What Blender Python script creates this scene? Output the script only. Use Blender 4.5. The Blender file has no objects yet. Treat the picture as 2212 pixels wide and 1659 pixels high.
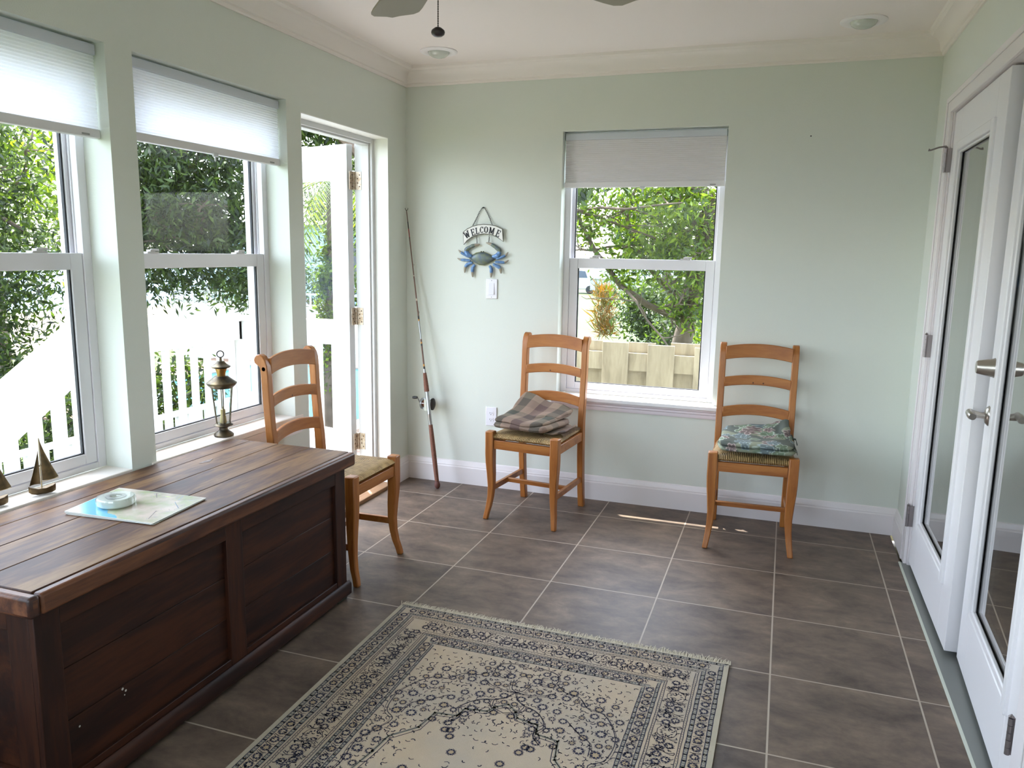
import bpy, math, random
import numpy as np
from mathutils import Vector, Matrix
C = bpy.context.collection
scn = bpy.context.scene
# ------------------------------------------------------------------ camera
cam_d = bpy.data.cameras.new('camera'); cam = bpy.data.objects.new('camera', cam_d); C.objects.link(cam)
cam.location = (2.1767, -4.2965, 1.4122); cam.rotation_euler = (1.403162, -0.016416, 0.336469)
cam_d.sensor_fit = 'HORIZONTAL'; cam_d.sensor_width = 36; cam_d.lens = 36 * 1683.175 / 2212
cam_d.clip_start = .05; cam_d.clip_end = 400
scn.camera = cam
# ------------------------------------------------------------------ world, sun, exposure
world = bpy.data.worlds.new('sky'); scn.world = world; world.use_nodes = True
wn = world.node_tree; bg = wn.nodes['Background']
sky = wn.nodes.new('ShaderNodeTexSky'); sky.sky_type = 'NISHITA'; sky.sun_disc = False
sky.sun_elevation = math.radians(67.5); sky.sun_rotation = math.radians(-45); sky.air_density = 1.0; sky.dust_density = 1.6; sky.ozone_density = 1.0
hs = wn.nodes.new('ShaderNodeHueSaturation'); hs.inputs['Saturation'].default_value = .55
wn.links.new(sky.outputs[0], hs.inputs['Color']); wn.links.new(hs.outputs[0], bg.inputs[0]); bg.inputs[1].default_value = .74
sd = bpy.data.lights.new('sun', 'SUN'); sd.energy = 8.0; sd.angle = math.radians(.53); sd.color = (1, .96, .9)
sun = bpy.data.objects.new('sun', sd); C.objects.link(sun)
sun.rotation_euler = Vector((-.29, .295, 1)).to_track_quat('Z', 'Y').to_euler(); sun.location = (-3, 3, 9)
vs = scn.view_settings; vs.view_transform = 'Standard'; vs.look = 'None'; vs.gamma = 1; vs.use_curve_mapping = False
vs.exposure = 1.6
scn.cycles.max_bounces = 14; scn.cycles.diffuse_bounces = 8; scn.cycles.transparent_max_bounces = 24
scn.cycles.caustics_reflective = False; scn.cycles.caustics_refractive = False
scn.cycles.sample_clamp_indirect = 12
def portal(loc, rot, sx, sy):                       # sampling aid for the daylight coming through each opening
    d = bpy.data.lights.new('window_portal', 'AREA'); d.shape = 'RECTANGLE'; d.size = sx; d.size_y = sy; d.cycles.is_portal = True
    o = bpy.data.objects.new('window_portal', d); C.objects.link(o); o.location = loc; o.rotation_euler = rot
PI = math.pi
for y in (-1.62, -2.62, -3.62, -4.62): portal((-.215, y, 1.34), (0, -PI/2, 0), 1.5, .9)
portal((-.215, -.65, 1.02), (0, -PI/2, 0), 2.05, .86)
portal((1.4, .21, 1.34), (-PI/2, 0, 0), .9, 1.5)
portal((1.1, -5.82, 1.46), (PI/2, 0, 0), 1.7, 1.22)  # portal for the window added in the unseen front wall
# ------------------------------------------------------------------ helpers
def lin(c): return tuple(((x/255)/12.92 if x/255 <= .04045 else ((x/255+.055)/1.055)**2.4) for x in c) + (1,)
MATS = {}
def new_mat(name):
    m = bpy.data.materials.new(name); m.use_nodes = True; MATS[name] = m
    return m, m.node_tree.nodes, m.node_tree.links, m.node_tree.nodes['Principled BSDF']
def mat(name, col, rough=.5, metal=0, bump=None, var=None, spec=.5, coat=0, trans=0):
    if name in MATS: return MATS[name]
    m, n, l, p = new_mat(name)
    p.inputs['Base Color'].default_value = lin(col); p.inputs['Roughness'].default_value = rough
    p.inputs['Metallic'].default_value = metal; p.inputs['Specular IOR Level'].default_value = spec; p.inputs['Coat Weight'].default_value = coat
    tc = n.new('ShaderNodeTexCoord')
    if var:
        nz = n.new('ShaderNodeTexNoise'); nz.inputs['Scale'].default_value = var[0]; nz.inputs['Detail'].default_value = 5
        l.new(tc.outputs['Object'], nz.inputs['Vector'])
        r = n.new('ShaderNodeValToRGB'); r.color_ramp.elements[0].position = .35; r.color_ramp.elements[1].position = .68
        r.color_ramp.elements[0].color = lin(var[1]); r.color_ramp.elements[1].color = lin(col)
        l.new(nz.outputs['Fac'], r.inputs['Fac']); l.new(r.outputs['Color'], p.inputs['Base Color'])
    if bump:
        nb = n.new('ShaderNodeTexNoise'); nb.inputs['Scale'].default_value = bump[0]; nb.inputs['Detail'].default_value = 3
        l.new(tc.outputs['Object'], nb.inputs['Vector'])
        b = n.new('ShaderNodeBump'); b.inputs['Strength'].default_value = bump[1]; b.inputs['Distance'].default_value = .002
        l.new(nb.outputs['Fac'], b.inputs['Height']); l.new(b.outputs['Normal'], p.inputs['Normal'])
    return m
def wood(name, cols, grain=(1, 1, 1), rough=.45, scale=1., pos=(.25, .45, .6, .8), bump=.2, island=True, coat=0, spec=.5):
    """grain: stretch of the noise space; small along the grain"""
    m, n, l, p = new_mat(name)
    tc = n.new('ShaderNodeTexCoord'); mp = n.new('ShaderNodeMapping'); mp.inputs['Scale'].default_value = grain
    l.new(tc.outputs['Object'], mp.inputs['Vector'])
    vec = mp.outputs[0]
    if island:
        g = n.new('ShaderNodeNewGeometry'); mu = n.new('ShaderNodeVectorMath'); mu.operation = 'SCALE'; mu.inputs['Scale'].default_value = 37.
        cx = n.new('ShaderNodeCombineXYZ'); [l.new(g.outputs['Random Per Island'], cx.inputs[i]) for i in range(3)]
        l.new(cx.outputs[0], mu.inputs[0]); ad = n.new('ShaderNodeVectorMath'); l.new(vec, ad.inputs[0]); l.new(mu.outputs[0], ad.inputs[1]); vec = ad.outputs[0]
    n1 = n.new('ShaderNodeTexNoise'); n1.inputs['Scale'].default_value = 3*scale; n1.inputs['Detail'].default_value = 8; n1.inputs['Roughness'].default_value = .6; n1.inputs['Distortion'].default_value = .6
    n2 = n.new('ShaderNodeTexNoise'); n2.inputs['Scale'].default_value = 22*scale; n2.inputs['Detail'].default_value = 4
    l.new(vec, n1.inputs['Vector']); l.new(vec, n2.inputs['Vector'])
    mx = n.new('ShaderNodeMath'); mx.operation = 'MULTIPLY_ADD'; mx.inputs[1].default_value = .22
    l.new(n2.outputs['Fac'], mx.inputs[0])
    s = n.new('ShaderNodeMath'); s.operation = 'SUBTRACT'; l.new(n1.outputs['Fac'], s.inputs[0]); s.inputs[1].default_value = .11; l.new(s.outputs[0], mx.inputs[2])
    r = n.new('ShaderNodeValToRGB'); r.color_ramp.elements[0].position = pos[0]; r.color_ramp.elements[0].color = lin(cols[0])
    r.color_ramp.elements[1].position = pos[len(cols)-1]; r.color_ramp.elements[1].color = lin(cols[-1])
    for i in range(1, len(cols)-1):
        e = r.color_ramp.elements.new(pos[i]); e.color = lin(cols[i])
    l.new(mx.outputs[0], r.inputs['Fac']); l.new(r.outputs['Color'], p.inputs['Base Color'])
    p.inputs['Roughness'].default_value = rough; p.inputs['Specular IOR Level'].default_value = spec; p.inputs['Coat Weight'].default_value = coat; p.inputs['Coat Roughness'].default_value = .25
    if bump:
        b = n.new('ShaderNodeBump'); b.inputs['Strength'].default_value = bump; b.inputs['Distance'].default_value = .0015
        l.new(n2.outputs['Fac'], b.inputs['Height']); l.new(b.outputs['Normal'], p.inputs['Normal'])
    return m
def glass_mat(name, ior=1.5, tint=(1, 1, 1), gloss=0.0, dirt=0., surf=2):
    m, n, l, p = new_mat(name); n.remove(p); out = n['Material Output']
    t = n.new('ShaderNodeBsdfTransparent'); t.inputs[0].default_value = (*tint, 1)
    g = n.new('ShaderNodeBsdfGlossy'); g.inputs['Roughness'].default_value = gloss; g.inputs[0].default_value = (1, 1, 1, 1)
    f = n.new('ShaderNodeFresnel'); ge = n.new('ShaderNodeNewGeometry'); mi_ = n.new('ShaderNodeMix'); mi_.data_type = 'FLOAT'; l.new(ge.outputs['Backfacing'], mi_.inputs[0]); mi_.inputs[2].default_value = ior; mi_.inputs[3].default_value = 1/ior; l.new(mi_.outputs[0], f.inputs['IOR'])
    num = n.new('ShaderNodeMath'); num.operation = 'MULTIPLY'; num.inputs[1].default_value = surf; l.new(f.outputs[0], num.inputs[0])
    den = n.new('ShaderNodeMath'); den.operation = 'MULTIPLY_ADD'; den.inputs[1].default_value = surf-1; den.inputs[2].default_value = 1; l.new(f.outputs[0], den.inputs[0])
    rt_ = n.new('ShaderNodeMath'); rt_.operation = 'DIVIDE'; l.new(num.outputs[0], rt_.inputs[0]); l.new(den.outputs[0], rt_.inputs[1])      # panes of several surfaces reflect more
    mx = n.new('ShaderNodeMixShader'); l.new(rt_.outputs[0], mx.inputs[0]); l.new(t.outputs[0], mx.inputs[1]); l.new(g.outputs[0], mx.inputs[2])
    o = mx.outputs[0]
    if dirt:
        d = n.new('ShaderNodeBsdfDiffuse'); d.inputs[0].default_value = (.8, .82, .85, 1)
        nz = n.new('ShaderNodeTexNoise'); nz.inputs['Scale'].default_value = 4.; tc = n.new('ShaderNodeTexCoord'); l.new(tc.outputs['Object'], nz.inputs['Vector'])
        mr = n.new('ShaderNodeMapRange'); mr.inputs[1].default_value = .4; mr.inputs[2].default_value = .75; mr.inputs[3].default_value = dirt*.4; mr.inputs[4].default_value = dirt*1.6
        l.new(nz.outputs['Fac'], mr.inputs[0]); m2 = n.new('ShaderNodeMixShader'); l.new(mr.outputs[0], m2.inputs[0]); l.new(o, m2.inputs[1]); l.new(d.outputs[0], m2.inputs[2]); o = m2.outputs[0]
    l.new(o, out.inputs[0]); return m
class MB:
    def __init__(s): s.v = []; s.f = []; s.m = []
    def add(s, vs_, fs, mi=0):
        k = len(s.v); s.v += [tuple(map(float, a)) for a in vs_]; s.f += [tuple(i+k for i in f) for f in fs]; s.m += [mi]*len(fs); return s
    def box(s, x0, x1, y0, y1, z0, z1, mi=0):
        return s.add([(x, y, z) for z in (z0, z1) for y in (y0, y1) for x in (x0, x1)],
                     [(0, 2, 3, 1), (4, 5, 7, 6), (0, 1, 5, 4), (2, 6, 7, 3), (0, 4, 6, 2), (1, 3, 7, 5)], mi)
    def hexa(s, b, t, mi=0):            # 4 bottom, 4 top points, ccw
        return s.add(list(b)+list(t), [(3, 2, 1, 0), (4, 5, 6, 7)]+[(i, (i+1) % 4, 4+(i+1) % 4, 4+i) for i in range(4)], mi)
    def bar(s, a, b, w, h, up=(0, 0, 1), mi=0):
        a = Vector(a); b = Vector(b); d = (b-a).normalized(); u = Vector(up); x = d.cross(u).normalized(); u = x.cross(d).normalized()
        q = lambda p, i, j: p+x*(w/2*i)+u*(h/2*j)
        return s.hexa([q(a, -1, -1), q(a, 1, -1), q(a, 1, 1), q(a, -1, 1)], [q(b, -1, -1), q(b, 1, -1), q(b, 1, 1), q(b, -1, 1)], mi)
    def prism(s, poly, axis, a, b, mi=0):   # poly in the two other axes, order xyz cyclic-free
        n_ = len(poly)
        def P(p, t):
            return {'x': (t, p[0], p[1]), 'y': (p[0], t, p[1]), 'z': (p[0], p[1], t)}[axis]
        return s.add([P(p, a) for p in poly]+[P(p, b) for p in poly],
                     [tuple(range(n_))[::-1], tuple(range(n_, 2*n_))]+[(i, (i+1) % n_, n_+(i+1) % n_, n_+i) for i in range(n_)], mi)
    def tube(s, pts, rad, n_=8, mi=0, caps=True, sec=None):
        pts = [Vector(p) for p in pts]; k = len(pts)
        if not hasattr(rad, '__len__'): rad = [rad]*k
        d0 = (pts[1]-pts[0]).normalized(); up_ = Vector((0, 0, 1)) if abs(d0.z) < .9 else Vector((1, 0, 0))
        x = d0.cross(up_).normalized(); V = []
        for i, p in enumerate(pts):
            d = (pts[min(i+1, k-1)]-pts[max(i-1, 0)]).normalized(); x = (x-d*x.dot(d)).normalized(); y = d.cross(x)
            for j in range(n_):
                a = 2*PI*j/n_; V.append(p+(x*math.cos(a)+y*math.sin(a))*rad[i])
        F = [(i*n_+j, i*n_+(j+1) % n_, (i+1)*n_+(j+1) % n_, (i+1)*n_+j) for i in range(k-1) for j in range(n_)]
        if caps: F += [tuple(range(n_))[::-1], tuple(range((k-1)*n_, k*n_))]
        return s.add(V, F, mi)
    def lathe(s, prof, cen=(0, 0, 0), n_=24, mi=0, axis='z', caps=True):
        V = []; c = Vector(cen)
        for r, h in prof:
            for j in range(n_):
                a = 2*PI*j/n_; u, w = r*math.cos(a), r*math.sin(a)
                V.append(c+Vector({'z': (u, w, h), 'x': (h, u, w), 'y': (w, h, u)}[axis]))
        k = len(prof); F = [(i*n_+j, i*n_+(j+1) % n_, (i+1)*n_+(j+1) % n_, (i+1)*n_+j) for i in range(k-1) for j in range(n_)]
        if caps: F += [tuple(range(n_))[::-1], tuple(range((k-1)*n_, k*n_))]
        return s.add(V, F, mi)
    def build(s, name, mats, parent=None, smooth=False, bevel=0, rel=True, seg=2, kind=None):
        off = Vector((0, 0, 0))
        if parent is not None and rel:
            q = parent
            while q is not None: off += q.location; q = q.parent
        me = bpy.data.meshes.new(name)
        me.from_pydata([(a[0]-off.x, a[1]-off.y, a[2]-off.z) for a in s.v], [], s.f)
        if not isinstance(mats, (list, tuple)): mats = [mats]
        for q in mats: me.materials.append(q)
        if len(mats) > 1: me.polygons.foreach_set('material_index', s.m)
        me.update()
        if smooth: me.shade_smooth(); me.set_sharp_from_angle(angle=math.radians(38 if smooth is True else smooth))
        o = bpy.data.objects.new(name, me); C.objects.link(o)
        if parent is not None: o.parent = parent
        if bevel:
            b = o.modifiers.new('bevel', 'BEVEL'); b.width = bevel; b.segments = seg; b.limit_method = 'ANGLE'; b.angle_limit = math.radians(40); b.harden_normals = False
            me.shade_smooth(); me.set_sharp_from_angle(angle=math.radians(50))
        if kind: o['kind'] = kind
        return o
def tag(o, label=None, cat=None, group=None, kind=None):
    if label: o['label'] = label
    if cat: o['category'] = cat
    if group: o['group'] = group
    if kind: o['kind'] = kind
    return o
def thing(name, label, cat, loc=(0, 0, 0), rz=0, group=None, kind=None):
    o = bpy.data.objects.new(name, None); o.empty_display_size = .1; C.objects.link(o); o.location = loc; o.rotation_euler = (0, 0, rz)
    return tag(o, label, cat, group, kind)
def struct(o): o['kind'] = 'structure'; return o
# ------------------------------------------------------------------ materials
wall_m = mat('pale_green_wall_paint', (216, 220, 211), .7, bump=(260, .35))
ceil_m = mat('ceiling_paint', (238, 229, 224), .8, bump=(300, .1))
trim_m = mat('white_trim_paint', (228, 222, 222), .35)
trimc_m = mat('cream_crown_paint', (236, 228, 222), .5)
vinyl = mat('white_vinyl', (226, 224, 228), .35)
leafw = mat('door_white_paint', (230, 227, 228), .35)
outw = mat('white_outdoor_paint', (206, 206, 206), .5)
glass = glass_mat('window_glass', 1.12, (.96, .975, .97), 0, .012, 1)
glassd = glass_mat('door_glass', 1.5, (.55, .58, .56), surf=4)
nickel = mat('brushed_nickel', (190, 184, 176), .3, 1)
rubber = mat('black_gasket', (28, 30, 36), .6)
dark = mat('dark_metal', (52, 46, 44), .45, .8)
pine = wood('honey_pine', [(140, 80, 31), (160, 97, 42), (174, 112, 54), (156, 93, 38)], (5, 5, .7), .4, 1., (.3, .45, .6, .78), .08, coat=.15)
pineh = wood('honey_pine_rails', [(140, 80, 31), (160, 97, 42), (174, 112, 54), (156, 93, 38)], (.7, 5, 5), .4, 1., (.3, .45, .6, .78), .08, coat=.15)
knot = mat('pine_knot', (92, 48, 26), .5, var=(220, (60, 30, 18)))

# ------------------------------------------------------------------ floor
W = 2.80; Z0 = 2.45
def tile_mat():
    m, n, l, p = new_mat('brown_floor_tile')
    tc = n.new('ShaderNodeTexCoord'); mp = n.new('ShaderNodeMapping'); mp.inputs['Location'].default_value = (-.379+.46*20, .2866+.46*20, 0)
    l.new(tc.outputs['Object'], mp.inputs['Vector'])
    bk = n.new('ShaderNodeTexBrick'); bk.offset = 0; bk.squash = 1; bk.inputs['Scale'].default_value = 1
    bk.inputs['Brick Width'].default_value = .46; bk.inputs['Row Height'].default_value = .46; bk.inputs['Mortar Size'].default_value = .0032; bk.inputs['Mortar Smooth'].default_value = .2
    bk.inputs['Color1'].default_value = (0, 0, 0, 1); bk.inputs['Color2'].default_value = (1, 1, 1, 1); bk.inputs['Bias'].default_value = 0
    l.new(mp.outputs[0], bk.inputs['Vector'])
    off = n.new('ShaderNodeVectorMath'); off.operation = 'MULTIPLY_ADD'; off.inputs[1].default_value = (9, 7, 3)
    l.new(bk.outputs['Color'], off.inputs[0])
    mp2 = n.new('ShaderNodeMapping'); mp2.inputs['Scale'].default_value = (1, 1.6, 1); l.new(tc.outputs['Object'], mp2.inputs['Vector']); l.new(mp2.outputs[0], off.inputs[2])
    n1 = n.new('ShaderNodeTexNoise'); n1.inputs['Scale'].default_value = 5.5; n1.inputs['Detail'].default_value = 10; n1.inputs['Roughness'].default_value = .7; n1.inputs['Distortion'].default_value = .25
    l.new(off.outputs[0], n1.inputs['Vector'])
    r = n.new('ShaderNodeValToRGB'); e = r.color_ramp.elements
    e[0].position = .3; e[0].color = lin((72, 60, 54)); e[1].position = .74; e[1].color = lin((136, 118, 100))
    a = e.new(.45); a.color = lin((96, 82, 72)); a = e.new(.57); a.color = lin((112, 96, 83))
    l.new(n1.outputs['Fac'], r.inputs['Fac'])
    mx = n.new('ShaderNodeMix'); mx.data_type = 'RGBA'; l.new(bk.outputs['Fac'], mx.inputs[0]); l.new(r.outputs['Color'], mx.inputs[6]); mx.inputs[7].default_value = lin((172, 158, 142))
    l.new(mx.outputs[2], p.inputs['Base Color']); p.inputs['Roughness'].default_value = .48; p.inputs['Specular IOR Level'].default_value = .35
    b = n.new('ShaderNodeBump'); b.inputs['Strength'].default_value = .25; b.inputs['Distance'].default_value = .002
    ml = n.new('ShaderNodeMath'); ml.operation = 'MULTIPLY_ADD'; ml.inputs[1].default_value = -1.5; l.new(bk.outputs['Fac'], ml.inputs[0]); l.new(n1.outputs['Fac'], ml.inputs[2])
    l.new(ml.outputs[0], b.inputs['Height']); l.new(b.outputs['Normal'], p.inputs['Normal'])
    return m
YF = -5.7
struct(MB().box(0, 2.775, YF, 0, -.1, 0).build('floor', tile_mat()))
struct(MB().box(-.2, 3.0, YF-.1, .2, -.16, -.1).build('floor_slab', mat('concrete', (150, 148, 142), .9)))
# ------------------------------------------------------------------ walls
def wall(name, axis, t0, t1, a0, a1, z0, z1, holes):
    us = sorted({a0, a1, *[h[0] for h in holes], *[h[1] for h in holes]}); zs = sorted({z0, z1, *[h[2] for h in holes], *[h[3] for h in holes]})
    m = MB()
    for i in range(len(us)-1):
        for j in range(len(zs)-1):
            uc = (us[i]+us[i+1])/2; zc = (zs[j]+zs[j+1])/2
            if any(h[0] < uc < h[1] and h[2] < zc < h[3] for h in holes): continue
            if axis == 'x': m.box(t0, t1, us[i], us[i+1], zs[j], zs[j+1])
            else: m.box(us[i], us[i+1], t0, t1, zs[j], zs[j+1])
    return struct(m.build(name, wall_m))
ZS, ZT = .62, 2.072
LW = [(-2.063, -1.181), (-3.06, -2.178), (-4.06, -3.178), (-5.06, -4.178)]
wall('wall_left', 'x', -.2, 0, YF, .2, 0, Z0, [(-1.071, -.2225, 0, 2.036)]+[(a, b, ZS-.025, ZT) for a, b in LW])
wall('wall_back', 'y', 0, .2, 0, W+.15, 0, Z0, [(.96, 1.842, .58, ZT)])
wall('wall_right', 'x', W, W+.12, YF, 0, 0, Z0, [(-2.235, -.40, 0, 2.06)])
wall('wall_front', 'y', YF-.1, YF, -.2, W+.15, 0, Z0, [(.25, 1.95, .85, 2.07)])  # out-of-view wall; its window opening is added to brighten the room
for a, b in ((.25, .30), (1.075, 1.125), (1.90, 1.95)): struct(MB().box(a, b, YF-.08, YF-.03, .85, 2.07).build('added_window_bar', trim_m))  # upright bars of the added front window
struct(MB().box(-.2, W+.15, YF-.1, .2, Z0, Z0+.1).build('ceiling', ceil_m))
struct(MB().box(-.74, 3.6, YF-.3, .46, Z0+.1, Z0+.25).build('roof', mat('roof_soffit', (225, 222, 215), .8)))
# crown and baseboards : profile swept along walls, mitred
def run(name, prof, segs, m):
    """prof: (distance from wall, z); segs: list of corner points inside the room with inward normals handled by mitre"""
    mb = MB(); n_ = len(prof)
    for (p, q, nrm, ma, mbv) in segs:     # p,q on the wall; nrm inward; ma/mbv: mitre shift along the run per unit projection
        d = (Vector(q)-Vector(p)).normalized(); nv = Vector(nrm)
        A = [Vector(p)+nv*a+d*(a*ma) for a, z in prof]; B = [Vector(q)+nv*a-d*(a*mbv) for a, z in prof]
        V = [(A[i].x, A[i].y, prof[i][1]) for i in range(n_)]+[(B[i].x, B[i].y, prof[i][1]) for i in range(n_)]
        mb.add(V, [(i, (i+1) % n_, n_+(i+1) % n_, n_+i) for i in range(n_)]+[tuple(range(n_))[::-1], tuple(range(n_, 2*n_))])
    return struct(mb.build(name, m, smooth=30))
zc = 2.35
crown = [(0, zc), (.008, zc), (.012, zc+.006), (.012, zc+.014), (.020, zc+.018), (.024, zc+.028)] + \
        [(.024+.044*(1-math.cos(a)), zc+.028+.048*math.sin(a)) for a in [k*PI/2/6 for k in range(1, 7)]] + [(.072, zc+.082), (.080, zc+.086), (.084, zc+.1), (0, zc+.1)]
run('trim_1', crown, [((0, YF), (0, 0), (1, 0), 0, 1)], trimc_m)
run('trim_2', crown, [((0, 0), (W, 0), (0, -1), 1, 1)], trimc_m)
run('trim_3', crown, [((W, 0), (W, YF), (-1, 0), 1, 0)], trimc_m)
base = [(0, 0), (.016, 0), (.016, .102), (.0125, .108), (.0125, .114), (.010, .118), (.008, .130), (.005, .138), (0, .142)]
run('baseboard_back', base, [((0, 0), (W, 0), (0, -1), 1, 1)], trim_m)
run('baseboard_left', base, [((0, -.2225), (0, 0), (1, 0), 0, 1), ((0, YF), (0, -1.071), (1, 0), 0, 0)], trim_m)
run('baseboard_right', base, [((W, 0), (W, -.325), (-1, 0), 1, 0), ((W, -2.31), (W, YF), (-1, 0), 0, 0)], trim_m)
# ------------------------------------------------------------------ windows
def window(idx, axis, u0, u1, zs, zt, t, sgn):
    """u along the wall, t = position of the frame's room face in the wall thickness, sgn = outward direction"""
    def bx(mb, ua, ub, ta, tb, za, zb, mi=0):
        ta, tb = t+sgn*ta, t+sgn*tb
        if axis == 'x': mb.box(min(ta, tb), max(ta, tb), ua, ub, za, zb, mi)
        else: mb.box(ua, ub, min(ta, tb), max(ta, tb), za, zb, mi)
    loc = (t, (u0+u1)/2, zs) if axis == 'x' else ((u0+u1)/2, t, zs)
    w = thing('window_%d' % idx, None, None, loc, kind='structure')
    if 'label' in w: del w['label']
    f = MB(); D = .10; s = .034
    bx(f, u0, u0+s, 0, D, zs, zt); bx(f, u1-s, u1, 0, D, zs, zt); bx(f, u0+s, u1-s, 0, D, zt-.04, zt); bx(f, u0+s, u1-s, 0, D, zs, zs+.022)
    for k in (u0+s, u1-s-.004): bx(f, k, k+.004, .028, .034, zs+.022, zt-.04)
    f.build('window_frame', vinyl, w, bevel=.002)
    zm0, zm1 = 1.328, 1.385
    lo = MB(); e = .0015
    a, b = u0+s+e, u1-s-e; st = .048
    bx(lo, a, a+st, .004, .026, zs+.024, zm1); bx(lo, b-st, b, .004, .026, zs+.024, zm1)
    bx(lo, a+st, b-st, .004, .026, zm0, zm1); bx(lo, a+st, b-st, .004, .026, zs+.024, zs+.062)
    lo.build('lower_sash', vinyl, w, bevel=.003)
    g = MB(); bx(g, a+st, b-st, .012, .018, zs+.062, zm0); g.build('glass_pane', glass, w)
    k = MB(); q = .006
    for (x0, x1, za, zb) in ((a+st, a+st+q, zs+.062, zm0), (b-st-q, b-st, zs+.062, zm0)): bx(k, x0, x1, .010, .0205, za, zb)
    bx(k, a+st+q, b-st-q, .010, .0205, zs+.062, zs+.066)
    k.build('gasket', rubber, w)
    up_ = MB(); st2 = .014
    bx(up_, a, a+st2, .040, .062, zm0+.008, zt-.042); bx(up_, b-st2, b, .040, .062, zm0+.008, zt-.042)
    bx(up_, a+st2, b-st2, .040, .062, zm0+.008, zm0+.05); bx(up_, a+st2, b-st2, .040, .062, zt-.08, zt-.042)
    up_.build('upper_sash', vinyl, w, bevel=.002)
    g = MB(); bx(g, a+st2, b-st2, .048, .054, zm0+.05, zt-.08); g.build('glass_pane', glass, w)
    k = MB()
    for (x0, x1) in ((a+st2, a+st2+q), (b-st2-q, b-st2)): bx(k, x0, x1, .046, .057, zm0+.05, zt-.08)
    k.build('gasket', rubber, w)
    for fr in (.2, .78):
        c = u0+(u1-u0)*fr; lt = MB()
        bx(lt, c-.028, c+.028, .006, .036, zm1, zm1+.006); bx(lt, c-.012, c+.012, .008, .030, zm1+.006, zm1+.014); bx(lt, c-.006, c+.034, .010, .016, zm1+.008, zm1+.017)
        lt.build('sash_lock', mat('lock_plastic', (196, 192, 190), .4), w, bevel=.0015)
    # sill board
    sl = MB(); bx(sl, u0, u1, 0, -(abs(t)) if axis == 'x' else -abs(t), zs-.025, zs)
    if axis == 'y': pass
    return w, sl, bx
sill_m = mat('painted_sill', (238, 230, 222), .4)
for i, (a, b) in enumerate(LW):
    w, sl, bx = window(i+1, 'x', a, b, ZS, ZT, -.118, -1)
    if i == 0: sl.box(0, .008, -2.09, -1.125, ZS-.025, ZS)
    sl.build('window_sill', sill_m, w, bevel=.003)
    if i == 0:
        ap = MB().box(0, .006, -2.08, -1.135, ZS-.085, ZS-.025); ap.box(0, .0075, -2.08, -1.135, ZS-.045, ZS-.025); ap.build('window_apron', trim_m, w)
w, sl, bx = window(5, 'y', .96, 1.842, .605, ZT, .085, 1)
sl = MB().box(.96, 1.842, 0, .085, .58, .605).box(.925, 1.877, -.045, 0, .58, .605)
sl.build('window_sill', mat('painted_sill_back', (236, 234, 236), .35), w, bevel=.006, seg=3)
ap = MB().prism([(0, .53), (-.012, .53), (-.016, .538), (-.016, .550), (-.022, .556), (-.022, .566), (-.032, .572), (-.034, .58), (0, .58)], 'x', .935, 1.867)
ap.build('window_apron', mat('painted_apron', (226, 216, 222), .4), w, smooth=30)
# ------------------------------------------------------------------ cellular shades
fab_m, n, l, p = new_mat('shade_fabric')
d_ = n.new('ShaderNodeBsdfDiffuse'); d_.inputs[0].default_value = lin((244, 244, 246)); t_ = n.new('ShaderNodeBsdfTranslucent'); t_.inputs[0].default_value = lin((246, 247, 250))
mx = n.new('ShaderNodeMixShader'); mx.inputs[0].default_value = .6; l.new(d_.outputs[0], mx.inputs[1]); l.new(t_.outputs[0], mx.inputs[2]); l.new(mx.outputs[0], n['Material Output'].inputs[0]); n.remove(p)
rail_m = mat('shade_rail', (206, 210, 218), .4); rail2_m = mat('shade_bottom_rail', (226, 224, 226), .4)
fabb_m = mat('opaque_shade_fabric', (222, 220, 222), .8)
def shade(axis, u0, u1, t0, sgn, zt, zb, label, cord=None):
    """t0: room-side face, sgn: outward"""
    def bx(mb, ua, ub, ta, tb, za, zb_):
        A, B = t0+sgn*ta, t0+sgn*tb
        if axis == 'x': mb.box(min(A, B), max(A, B), ua, ub, za, zb_)
        else: mb.box(ua, ub, min(A, B), max(A, B), za, zb_)
    loc = (t0, (u0+u1)/2, zb) if axis == 'x' else ((u0+u1)/2, t0, zb)
    o = thing('cellular_shade', label, 'window shade', loc, group=None)
    m = MB(); bx(m, u0, u1, 0, .034, zt-.036, zt); m.build('head_rail', rail_m, o, bevel=.004)
    n_ = 22; zz0, zz1 = zb+.030, zt-.036; m = MB()
    for side in (0, 1):
        prof = []
        for k in range(2*n_+1):
            z = zz1+(zz0-zz1)*k/(2*n_); a = (.0085 if k % 2 == 0 else .0055) if side == 0 else (.019 if k % 2 == 0 else .022)
            prof.append((t0+sgn*a, z))
        V = []
        for (a, z) in prof: V += [(a, u0+.003, z), (a, u1-.003, z)] if axis == 'x' else [(u0+.003, a, z), (u1-.003, a, z)]
        m.add(V, [(2*k, 2*k+1, 2*k+3, 2*k+2) for k in range(2*n_)])
    m.build('pleated_fabric', fab_m if axis == 'x' else fabb_m, o)
    m = MB(); bx(m, u0, u1, .002, .028, zb, zb+.030); m.build('bottom_rail', rail2_m, o, bevel=.003)
    m = MB(); bx(m, u1-.075, u1-.045, .0008, .002, zb+.006, zb+.012); m.build('rail_badge', mat('badge_grey', (150, 150, 150), .5), o)
    if cord is not None:
        m = MB(); c = cord; bx(m, c-.014, c+.014, -.004, .006, zb-.010, zb+.004); bx(m, c-.004, c+.004, 0, .004, zb-.028, zb-.010); m.build('lift_tab', mat('clear_tab', (205, 208, 212), .15), o, bevel=.002)
    return o
shade('x', -2.058, -1.186, -.034, -1, 2.066, 1.782, 'white pleated shade glowing at the top of the window behind the brass lantern', -1.62)
shade('x', -3.055, -2.183, -.034, -1, 2.066, 1.765, 'white pleated shade over the window cut off by the left photo edge', None)
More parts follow.
